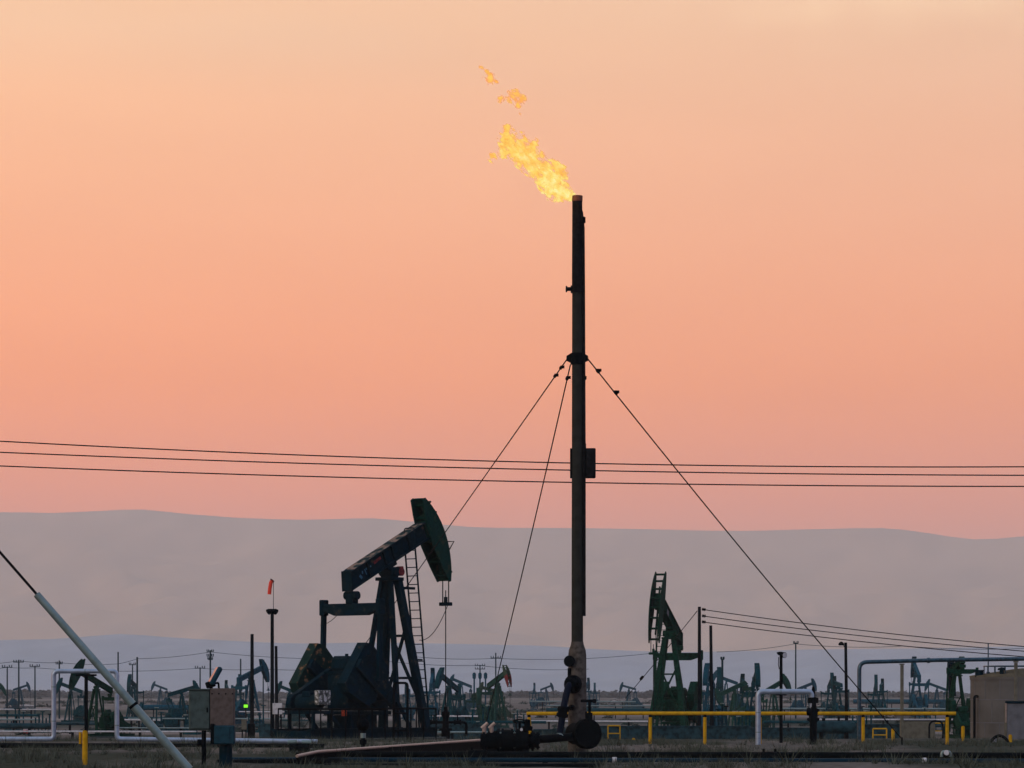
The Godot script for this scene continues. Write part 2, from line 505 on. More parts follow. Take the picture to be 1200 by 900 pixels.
func vegetation() -> void:
	var r := RandomNumberGenerator.new()
	r.seed = 11
	var a := []
	for i in 12000:
		var d := r.randf_range(54.0, 96.0)
		var x := r.randf_range(-1.0, 1.0) * d * 0.21
		if bumps.get_noise_2d(x * 6.0, d * 3.0) + r.randf_range(-0.2, 0.2) < 0.02: continue
		a.append(Transform3D(Basis(Vector3.UP, r.randf() * TAU).scaled(Vector3.ONE * (r.randf_range(0.4, 0.95) if r.randf() < 0.96 else r.randf_range(1.1, 1.9))), Vector3(x, ground_y(x, d) - 0.01, -d)))
	scatter("dry_grass", tuft(), M.dry_grass, a)
	set_label("dry_grass", "thin dry grass on the dark foreground bank", "grass")
	a = []
	for i in 1500:
		var d := 125.0 * pow(11.0, r.randf())
		var x := r.randf_range(-1.0, 1.0) * d * 0.2
		if broad.get_noise_2d(x * 9.0 + 500.0, d * 3.0) < r.randf_range(-0.3, 0.25): continue
		var k := r.randf_range(0.3, 1.0) * clampf(d / 300.0, 0.5, 2.2)
		a.append(Transform3D(Basis(Vector3.UP, r.randf() * TAU).scaled(Vector3(k * 1.5, k * 0.7, k * 1.5)), Vector3(x, ground_y(x, d) - 0.02, -d)))
	scatter("scrub", leaf_clump(70, 0.8, 0.12, 2), M.leaf, a)
	set_label("scrub", "low dark scrub scattered over the flat oil field", "scrub")
	a = []
	for i in 1500:
		var d := r.randf_range(1500.0, 2300.0)
		var x := r.randf_range(-1.0, 1.0) * d * 0.22
		var g := broad.get_noise_2d(x * 0.8, 40.0)
		var k := r.randf_range(2.6, 5.0) * (1.0 + g * 0.8)
		a.append(Transform3D(Basis(Vector3.UP, r.randf() * TAU).scaled(Vector3(k * 1.9, k * 0.95, k * 1.9)), Vector3(x, ground_y(x, d) - 0.3, -d)))
	scatter("distant_trees", leaf_clump(90, 0.9, 0.16, 7), M.far_leaf, a)
	set_label("distant_trees", "far dark line of trees along the edge of the plain", "trees")

func set_label(called: String, label: String, category: String) -> void:
	tag(get_node(called), label, category)

# ---------------------------------------------------------------- pumpjacks
func head_outline(k: float, inset := 0.0) -> Array:
	var p := []
	for i in 15:
		var an := deg_to_rad(lerpf(-31.5, 33.0, i / 14.0))
		p.append(Vector2(cos(an), sin(an)) * (3.08 - inset) * k)
	p.append_array([Vector2(2.44, 1.66) * k, Vector2(2.33, 1.1) * k, Vector2(2.25, 0.45) * k, Vector2(2.27, -0.1) * k, Vector2(2.40, -0.95) * k, Vector2(2.54, -1.60) * k])
	return p

# o: px, dist (the Samson post), yaw (degrees, forward = +x turned), top (photo row of the head's top) or s, tilt, crank, hs, mats, open, fine
func pumpjack(o: Dictionary) -> Node3D:
	var tilt := deg_to_rad(o.get("tilt", 20.0))
	var hs: float = o.get("hs", 1.0)
	var dist: float = o.dist
	var at: Vector3 = o.at if o.has("at") else G(o.px, dist, 0.03)
	var hi := 6.2 + 3.08 * hs * sin(deg_to_rad(33.0) + maxf(tilt, -0.3))
	var s: float = o.s if o.has("s") else (P(0, o.top, dist).y - at.y) / hi
	var t := thing("pumpjack", o.label, "pumpjack", at, deg_to_rad(o.yaw), "pumpjacks across the oil field")
	t.scale = Vector3.ONE * s
	var body: Material = M[o.get("paint", "far_teal")]
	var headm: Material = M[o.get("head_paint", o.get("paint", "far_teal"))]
	var fine: bool = o.get("fine", false)
	var open: bool = o.get("open", false)
	var bev := 0.015 if fine else 0.0
	var pivot := Vector3(0, 6.2, 0)
	# foundation and skid
	obj("foundation", cached("foundation", func(): return Shape.new().box(Vector3(-1.7, 0.12, 0), Vector3(7.0, 0.26, 2.3), Basis.IDENTITY, 0.03)), M.concrete, t)
	obj("skid", cached("skid", func():
		var q := Shape.new()
		for z: float in [-0.85, 0.85]: q.ibeam(Vector3(-5.1, 0.42, z), Vector3(1.6, 0.42, z), 0.22, 0.34, 0.04)
		for x: float in [-5.0, -3.6, -2.0, -0.4, 1.45]: q.box(Vector3(x, 0.40, 0), Vector3(0.14, 0.26, 1.65))
		return q), body, t)
	# Samson post
	for z: float in [-1.0, 1.0]:
		obj("front_leg", cached("front_leg%d%d" % [int(z), int(fine)], func(): return Shape.new().bar(Vector3(0.16, 5.86, z * 0.24), Vector3(0.80, 0.55, z * 1.02), 0.27, 0.24, Vector3.RIGHT, bev)), body, t)
		obj("rear_leg", cached("rear_leg%d" % int(z), func(): return Shape.new().bar(Vector3(-0.18, 5.80, z * 0.20), Vector3(-0.62, 0.55, z * 0.95), 0.15, 0.15, Vector3.RIGHT)), body, t)
	var leg := func(y: float, z: float) -> Vector3: return Vector3(lerpf(0.80, 0.16, (y - 0.55) / 5.31), y, z * lerpf(1.02, 0.24, (y - 0.55) / 5.31))
	for b in [[3.85, 3.85], [2.35, 2.35], [4.2, 1.3], [1.3, 4.2]]:
		var key := "brace%s" % [b]
		obj("brace", cached(key, func(): return Shape.new().bar(leg.call(b[0], -0.97) + Vector3(0.04 if b[0] > b[1] else 0.0, 0, 0), leg.call(b[1], 0.97) + Vector3(0.04 if b[0] > b[1] else 0.0, 0, 0), 0.09, 0.09, Vector3.RIGHT)), body, t)
	obj("post_cap", cached("post_cap", func(): return Shape.new().box(Vector3(0, 5.86, 0), Vector3(0.62, 0.12, 0.82), Basis.IDENTITY, 0.01).box(Vector3(0, 6.02, 0), Vector3(0.34, 0.2, 0.6), Basis.IDENTITY, 0.03).cyl(Vector3(0, 6.12, -0.38), Vector3(0, 6.12, 0.38), 0.17, -1, 14)), body, t)
	# walking beam, with the horse head
	var beam := obj("walking_beam", cached("beam%.2f%d" % [hs, int(fine)], func():
		var q := Shape.new()
		var x1 := 2.30 * hs
		q.prism([Vector2(-2.32, 0.27), Vector2(x1, 0.27), Vector2(x1, 0.79), Vector2(-2.1, 0.79)], 0.28)
		q.box(Vector3((x1 - 2.08) / 2.0, 0.82, 0), Vector3(x1 + 2.08, 0.06, 0.46), Basis.IDENTITY, bev)
		q.box(Vector3((x1 - 2.34) / 2.0, 0.24, 0), Vector3(x1 + 2.34, 0.06, 0.46), Basis.IDENTITY, bev)
		for x: float in [-1.2, -0.25, 0.25, 1.2]: q.box(Vector3(x, 0.53, 0), Vector3(0.05, 0.52, 0.42))
		q.bar(Vector3(-2.375, 0.2, 0), Vector3(-2.115, 0.86, 0), 0.48, 0.05)
		q.box(Vector3(0, 0.15, 0), Vector3(0.5, 0.12, 0.4))
		return q), body, t)
	beam.position = pivot; beam.rotation.z = tilt
	var head := obj("horse_head", cached("head%.2f%d" % [hs, int(open)], func():
		var q := Shape.new()
		if open:
			q.box(Vector3(2.46 * hs, -0.1, 0), Vector3(0.12, 2.2 * hs, 0.08))
		else:
			for i in 14:
				var a0 := deg_to_rad(lerpf(-31.4, 32.9, i / 14.0))
				var a1 := deg_to_rad(lerpf(-31.4, 32.9, (i + 1) / 14.0))
				q.bar(Vector3(cos(a0), sin(a0), 0) * 3.05 * hs, Vector3(cos(a1), sin(a1), 0) * 3.05 * hs, 0.50, 0.05, Vector3.UP)
		if not open:
			q.box(Vector3(2.66 * hs, 0.0, 0), Vector3(0.06, 2.9 * hs, 0.06))
			for v: float in [-1.35, -0.75, 0.95, 1.4]: q.box(Vector3(2.72 * hs, v * hs, 0), Vector3(0.62 * hs if absf(v) < 1.0 else 0.36 * hs, 0.06, 0.48))
		q.box(Vector3(2.45 * hs, 0.45, 0), Vector3(0.46 * hs, 0.75, 0.44))
		return q), headm, t)
	head.position = pivot; head.rotation.z = tilt
	if open:
		for i in 8:
			var an := deg_to_rad(lerpf(-29.0, 31.5, i / 7.0))
			var rb := obj("head_rib", cached("head_rib", func(): return Shape.new().box(Vector3.ZERO, Vector3(0.09, 0.09, 0.54))), headm, head)
			rb.position = Vector3(cos(an), sin(an), 0) * 2.98 * hs
	for z: float in [-0.28, 0.28]:
		var pl := obj("side_plate", cached("plate%.2f" % hs, func(): return Shape.new().prism(head_outline(hs), 0.05)), headm, head)
		pl.position.z = z
		if o.has("tip_paint"):
			var low := obj("painted_tip", cached("tip%.2f" % hs, func():
				var p := []
				for i in 8:
					var an := deg_to_rad(lerpf(-31.5, 2.0, i / 7.0))
					p.append(Vector2(cos(an), sin(an)) * 3.084 * hs)
				p.append_array([Vector2(2.32, 0.1) * hs, Vector2(2.43, -0.9) * hs, Vector2(2.57, -1.56) * hs])
				return Shape.new().prism(p, 0.062)), M[o.tip_paint], head)
			low.position.z = z
	# equalizer, pitmans, cranks with counterweights
	var rear := pivot + Vector3(-2.2 * cos(tilt) - 0.05 * sin(tilt), -2.2 * sin(tilt) - 0.05, 0)
	var eq := obj("equalizer", cached("equalizer", func():
		var q := Shape.new()
		q.prism([Vector2(-1.32, 0.16), Vector2(1.32, 0.16), Vector2(1.32, -0.06), Vector2(0.72, -0.26), Vector2(-0.72, -0.26), Vector2(-1.32, -0.06)], 0.26, Transform3D(Basis(Vector3.UP, PI / 2), Vector3.ZERO))
		for z: float in [-1.32, 1.32]: q.box(Vector3(0, 0.03, z), Vector3(0.3, 0.56, 0.22), Basis.IDENTITY, 0.03)
		q.box(Vector3(0, 0.34, 0), Vector3(0.34, 0.38, 0.34), Basis.IDENTITY, 0.03)
		q.cyl(Vector3(0, 0.44, -0.28), Vector3(0, 0.44, 0.28), 0.15)
		return q), body, t)
	eq.position = rear + Vector3(0, -0.42, 0)
	var hub := Vector3(-1.3, 1.7, 0)
	var ca := deg_to_rad(o.get("crank", 145.0))
	var pin := hub + Vector3(cos(ca), sin(ca), 0) * 0.95
	for z: float in [-1.0, 1.0]:
		var a := eq.position + Vector3(0, -0.2, z * 1.32)
		var b := pin + Vector3(0, 0, z * 1.32)
		var pit := obj("pitman_arm", cached("pitman", func(): return Shape.new().box(Vector3(0, 0.5, 0), Vector3(0.17, 1.0, 0.13))), body, t)
		pit.position = a
		var dirn := (b - a)
		pit.basis = Basis(Vector3.FORWARD, 0) * Basis(Vector3(0, 0, 1), atan2(dirn.y, dirn.x) - PI / 2)
		pit.scale = Vector3(1, dirn.length(), 1)
		var cr := obj("crank_arm", cached("crank", func(): return Shape.new().prism([Vector2(-0.32, -0.26), Vector2(2.0, -0.18), Vector2(2.0, 0.18), Vector2(-0.32, 0.26)], 0.16).cyl(Vector3(0.95, 0, -0.16), Vector3(0.95, 0, 0.16), 0.14, -1, 12).cyl(Vector3(0, 0, -0.13), Vector3(0, 0, 0.13), 0.22, -1, 14)), body, t)
		cr.position = hub + Vector3(0, 0, z * 1.12); cr.rotation.z = ca
		var w := obj("counterweight", cached("weight", func():
			var q := Shape.new()
			q.prism([Vector2(0.62, -0.86), Vector2(1.72, -1.02), Vector2(2.02, -0.86), Vector2(2.08, 0.90), Vector2(1.78, 1.06), Vector2(0.62, 0.86), Vector2(0.45, 0.5), Vector2(0.45, -0.5)], 0.40)
			for y: float in [-0.6, 0.6]: q.cyl(Vector3(1.45, y, -0.23), Vector3(1.75, y, 0.23), 0.09, -1, 8)
			return q), M[o.get("weight_paint", o.get("paint", "far_teal")) if z < 0.0 else o.get("paint", "far_teal")], cr)
		w.position.z = 0.28 if (fine and z < 0.0 and o.has("weight_paint")) else -z * 0.26
		if fine and z < 0.0 and o.has("weight_paint"): w.position.z = -0.28
	# gear reducer and prime mover
	obj("gearbox", cached("gearbox%d" % int(fine), func():
		var q := Shape.new()
		q.box(Vector3(-1.75, 1.85, 0), Vector3(2.1, 1.3, 0.95), Basis.IDENTITY, 0.06)
		q.box(Vector3(-1.75, 2.53, 0), Vector3(2.24, 0.07, 1.08))
		q.box(Vector3(-1.95, 2.83, 0), Vector3(1.5, 0.55, 0.86), Basis.IDENTITY, 0.12)
		q.cyl(Vector3(-1.3, 1.7, -1.1), Vector3(-1.3, 1.7, 1.1), 0.15, -1, 12)
		q.cyl(Vector3(-1.3, 1.7, -0.62), Vector3(-1.3, 1.7, 0.62), 0.36, -1, 16)
		for x: float in [-2.5, -1.95, -1.4]: q.cyl(Vector3(x, 3.08, 0.2), Vector3(x, 3.18, 0.2), 0.06, -1, 8)
		return q), body, t)
	obj("gearbox_stand", cached("stand", func():
		var q := Shape.new()
		q.box(Vector3(-1.7, 1.12, 0), Vector3(2.2, 0.12, 1.2))
		for x: float in [-2.6, -1.7, -0.8]:
			for z: float in [-0.5, 0.5]: q.box(Vector3(x, 0.82, z), Vector3(0.16, 0.48, 0.12))
		q.box(Vector3(-1.7, 0.82, -0.1), Vector3(1.7, 0.46, 0.5))
		return q), body, t)
	obj("belt_guard", cached("guard", func():
		var p := []
		for i in 9: p.append(Vector2(-2.5, 2.05) + Vector2(cos(-PI / 2 + PI * i / 8.0), sin(-PI / 2 + PI * i / 8.0)) * 0.62)
		for i in 7: p.append(Vector2(-4.25, 1.45) + Vector2(cos(PI / 2 + PI * i / 6.0), sin(PI / 2 + PI * i / 6.0)) * 0.36)
		return Shape.new().prism(p, 0.22, Transform3D(Basis.IDENTITY, Vector3(0, 0, -0.62)))), body, t)
	obj("motor", cached("motor", func(): return Shape.new().lathe(Vector3(-4.25, 1.5, -0.45), Vector3(0, 0, 1), [[0, 0.12], [0.05, 0.27], [0.3, 0.30], [0.85, 0.30], [1.0, 0.24], [1.02, 0.1]], 14).box(Vector3(-4.25, 1.78, 0.1), Vector3(0.5, 0.2, 0.4), Basis.IDENTITY, 0.03)), M.white_paint if fine and o.get("pale_motor", false) else body, t)
	obj("motor_stand", cached("motor_stand", func():
		var q := Shape.new().box(Vector3(-4.2, 1.15, 0), Vector3(1.1, 0.1, 1.3))
		for z: float in [-0.55, 0.55]:
			q.bar(Vector3(-4.6, 1.1, z), Vector3(-4.6, 0.58, z), 0.1, 0.1, Vector3.RIGHT)
			q.bar(Vector3(-3.75, 1.1, z), Vector3(-3.2, 0.58, z), 0.1, 0.1)
		return q), body, t)
	# bridle, carrier bar, polished rod
	var wx := 3.08 * hs
	var bar_y: float = o.get("carrier", clampf(6.2 + tilt * 3.0 * hs - 1.6 * hs - 1.1, 1.6, 6.0))
	for z: float in [-0.14, 0.14]:
		obj("bridle_cable", Shape.new().cyl(Vector3(wx + 0.03, 6.2, z), Vector3(wx + 0.03, bar_y, z), 0.022, -1, 6), M.cable, t)
	obj("carrier_bar", Shape.new().box(Vector3(wx + 0.03, bar_y, 0), Vector3(0.2, 0.13, 0.5), Basis.IDENTITY, 0.02).cyl(Vector3(wx + 0.03, bar_y + 0.06, 0), Vector3(wx + 0.03, bar_y + 0.26, 0), 0.07, -1, 8), body, t)
	obj("polished_rod", Shape.new().cyl(Vector3(wx + 0.03, bar_y + 0.5, 0), Vector3(wx + 0.03, 0.7, 0), 0.02 if fine else 0.03, -1, 6), M.cable, t)
	if o.get("ladder", false): ladder(t, Vector3(1.42, 0.3, 0.45), Vector3(0.86, 7.0, 0.22), 0.48, body)
	t.set_meta("well", t.transform * Vector3(wx + 0.03, 0, 0))
	return t

func ladder(t: Node3D, a: Vector3, b: Vector3, wide: float, m: Material) -> void:
	var l := obj("ladder", Shape.new().cyl(a + Vector3(0, 0, -wide / 2), b + Vector3(0, 0, -wide / 2), 0.034, -1, 6).cyl(a + Vector3(0, 0, wide / 2), b + Vector3(0, 0, wide / 2), 0.034, -1, 6), m, t)
	var n := int(a.distance_to(b) / 0.3)
	var rung := Shape.new().cyl(Vector3(0, 0, -wide / 2), Vector3(0, 0, wide / 2), 0.02, -1, 6).mesh()
	for i in n:
		var r := obj("rung", rung, m, l)
		r.position = a.lerp(b, (i + 0.7) / n)

func wellhead(at: Vector3, label: String, m: Material) -> Node3D:
	var t := thing("wellhead", label, "wellhead", at, 0.0, "wellheads under the horse heads")
	obj("casing", Shape.new().lathe(Vector3(0, -0.1, 0), Vector3.UP, [[0, 0.16], [0.3, 0.16], [0.3, 0.24], [0.38, 0.24], [0.38, 0.12], [0.75, 0.11]], 12), m, t)
	obj("stuffing_box", Shape.new().lathe(Vector3(0, 0.65, 0), Vector3.UP, [[0, 0.11], [0.1, 0.15], [0.22, 0.15], [0.25, 0.08], [0.42, 0.06]], 12), m, t)
	for s: float in [-1.0, 1.0]:
		obj("flow_line", Shape.new().tube(rounded([Vector3(0, 0.5, 0), Vector3(s * 0.75, 0.5, 0), Vector3(s * 0.75, 0.0, 0)], 0.12), 0.05, 8), m, t)
		var v := obj("valve", Shape.new().lathe(Vector3(s * 0.3, 0.5, 0), Vector3(s, 0, 0), [[0, 0.1], [0.05, 0.1], [0.08, 0.07], [0.2, 0.07], [0.22, 0.1], [0.27, 0.1]], 10).cyl(Vector3(s * 0.43, 0.5, 0), Vector3(s * 0.43, 0.76, 0), 0.025, -1, 6), m, t)
		obj("handwheel", Shape.new().ring(Vector3(s * 0.43, 0.76, 0), Vector3.UP, 0.11, 0.018, 12).cyl(Vector3(s * 0.43 - 0.11, 0.76, 0), Vector3(s * 0.43 + 0.11, 0.76, 0), 0.012, -1, 5), m, v)
	return t

func guard_rail(t: Node3D, a: Vector3, b: Vector3, high: float, gap: float, m: Material) -> void:
	var n := maxi(1, int(round(a.distance_to(b) / gap)))
	obj("top_rail", Shape.new().cyl(a + Vector3(0, high, 0), b + Vector3(0, high, 0), 0.032, -1, 8), m, t)
	obj("bottom_rail", Shape.new().cyl(a + Vector3(0, 0.14, 0), b + Vector3(0, 0.14, 0), 0.026, -1, 8), m, t)
	var bar := Shape.new().cyl(Vector3.ZERO, Vector3(0, high, 0), 0.024, -1, 8).mesh()
	for i in n + 1:
		var o := obj("rail_post", bar, m, t)
		o.position = a.lerp(b, float(i) / n)

func main_jacks() -> void:
	var at := P(456.5, 872, 100)
	var t := pumpjack({"at": at, "dist": 100.0, "s": 1.0, "yaw": 51.5, "tilt": 25.5, "crank": 145.0, "hs": 1.0, "paint": "teal", "head_paint": "teal_head", "weight_paint": "rust_weight", "fine": true, "ladder": true, "carrier": 5.05,
		"label": "large dark teal pumpjack with raised horse head and tall ladder, left of the flare stack"})
	var beam: Node3D = t.get_node("walking_beam")
	# worn paint marks and a faded plate on the near side of the beam
	var marks := Shape.new()
	for k in [[-1.66, 0.44, 0.10, 0.16, 0.5], [-1.52, 0.55, 0.06, 0.10, -0.3], [-1.36, 0.50, 0.04, 0.22, 0.1], [-1.28, 0.58, 0.07, 0.07, 0.0], [-1.14, 0.52, 0.06, 0.15, 0.15], [-1.03, 0.57, 0.05, 0.06, 0.7]]:
		marks.box(Vector3(k[0], k[1], 0.1425), Vector3(k[2], k[3], 0.006), Basis(Vector3.BACK, k[4]))
	obj("worn_paint_marks", marks, mat("paint_mark", lin(0.035, 0.10, 0.16), 0.8), beam)
	obj("worn_flange", Shape.new().box(Vector3(0.1, 0.853, 0), Vector3(4.1, 0.007, 0.44)), mat("worn_flange", Color.WHITE, 0.85, 0.0, noise_tex(0.012, [[0.0, Color(0.05, 0.13, 0.15)], [0.42, Color(0.12, 0.18, 0.19)], [0.55, Color(0.36, 0.31, 0.28)], [0.7, Color(0.50, 0.43, 0.39)], [1.0, Color(0.40, 0.30, 0.25)]], FastNoiseLite.TYPE_SIMPLEX_SMOOTH, 5, 61), 0.4), beam)
	obj("faded_plate", Shape.new().box(Vector3(-0.62, 0.62, 0.146), Vector3(0.42, 0.1, 0.012), Basis(Vector3.BACK, 0.08)), M.faded_red, beam)
	obj("red_bearing_cover", Shape.new().cyl(Vector3(0.2, 6.12, 0.385), Vector3(0.2, 6.12, 0.42), 0.14, -1, 14).box(Vector3(0.34, 6.15, 0.2), Vector3(0.1, 0.34, 0.3), Basis.IDENTITY, 0.03), M.faded_red, t)
	obj("ladder_hoop", Shape.new().tube(rounded([Vector3(0.86, 7.0, -0.02), Vector3(0.82, 7.7, -0.02), Vector3(0.82, 7.7, 0.46), Vector3(0.86, 7.0, 0.46)], 0.1), 0.022, 6), M.teal, t)
	obj("ladder_bracket", Shape.new().bar(Vector3(0.2, 5.55, 0.30), Vector3(1.0, 5.55, 0.30), 0.09, 0.09), M.teal, t)
	obj("ladder_bracket", Shape.new().bar(Vector3(0.5, 3.0, 0.66), Vector3(1.18, 3.0, 0.5), 0.06, 0.06), M.teal, t)
	obj("head_hook", Shape.new().tube([Vector3(2.96, 6.95, 0.25), Vector3(3.28, 7.33, 0.25), Vector3(2.86, 7.30, 0.25)], 0.025, 6), M.dark, t)
	obj("load_cell_cable", Shape.new().tube(sag(Vector3(3.1, 5.0, 0.1), Vector3(1.05, 3.7, 0.5), 0.35, 12), 0.014, 5), M.cable, t)
	obj("grease_line", Shape.new().tube(sag(Vector3(-1.95, 5.1, -0.2), Vector3(-2.0, 4.2, -1.5), 0.2, 8), 0.012, 5), M.cable, t)
	obj("brake_lever", Shape.new().bar(Vector3(-1.9, 3.1, 0.95), Vector3(-0.2, 0.6, 1.15), 0.07, 0.12), M.teal, t)
	obj("orange_tag", Shape.new().box(Vector3(-3.1, 1.12, 0.62), Vector3(0.24, 0.2, 0.05), Basis.IDENTITY, 0.01), M.orange, t)
	obj("switch_box", Shape.new().box(Vector3(-4.2, 1.66, 0.62), Vector3(0.62, 0.5, 0.2), Basis.IDENTITY, 0.02), M.weathered, t)
	var wt: Vector3 = t.get_meta("well")
	t.remove_meta("well")
	wt.y = at.y + 0.25
	wellhead(wt, "dark wellhead with two handwheels under the large teal pumpjack's horse head", M.dark)
	var f := thing("guard_railing", "dark pipe guard railing round the large teal pumpjack's rear", "railing", at, deg_to_rad(51.5))
	guard_rail(f, Vector3(-5.0, 0, -0.7), Vector3(-5.0, 0, 1.75), 1.27, 0.45, M.dark)
	guard_rail(f, Vector3(-5.0, 0, 1.78), Vector3(0.45, 0, 1.78), 1.27, 0.7, M.dark)
	guard_rail(f, Vector3(1.35, 0, -1.3), Vector3(1.35, 0, 0.1), 1.27, 0.5, M.dark)

	var hp := thing("pipe_hoop", "black pipe hoop standing between the legs of the large teal pumpjack", "railing", P(469.5, 868, 97.5))
	obj("hoop_pipe", Shape.new().tube(rounded([Vector3(-0.24, -0.2, 0), Vector3(-0.24, 2.0, 0), Vector3(0.24, 2.0, 0), Vector3(0.24, -0.2, 0)], 0.12), 0.045, 10), M.dark, hp)
	for y: float in [0.35, 0.95]: obj("cross_tube", Shape.new().cyl(Vector3(-0.24, y, 0), Vector3(0.24, y, 0), 0.033, -1, 8), M.dark, hp)
	at = P(785, 871, 146)
	t = pumpjack({"at": at, "dist": 146.0, "s": 0.93, "yaw": 254.0, "tilt": 22.0, "crank": 150.0, "hs": 1.3, "paint": "green", "head_paint": "green_head", "open": true, "fine": true, "ladder": true, "carrier": 4.95,
		"label": "dark green pumpjack with open latticed horse head, right of the flare stack"})
	obj("faded_panel", Shape.new().box(Vector3(1.35, 0.55, -0.146), Vector3(0.6, 0.3, 0.012)), M.grey_panel, t.get_node("walking_beam"))
	wt = t.get_meta("well")
	t.remove_meta("well")
	wellhead(Vector3(wt.x, at.y, wt.z), "low wellhead beneath the green pumpjack's latticed head", M.green)

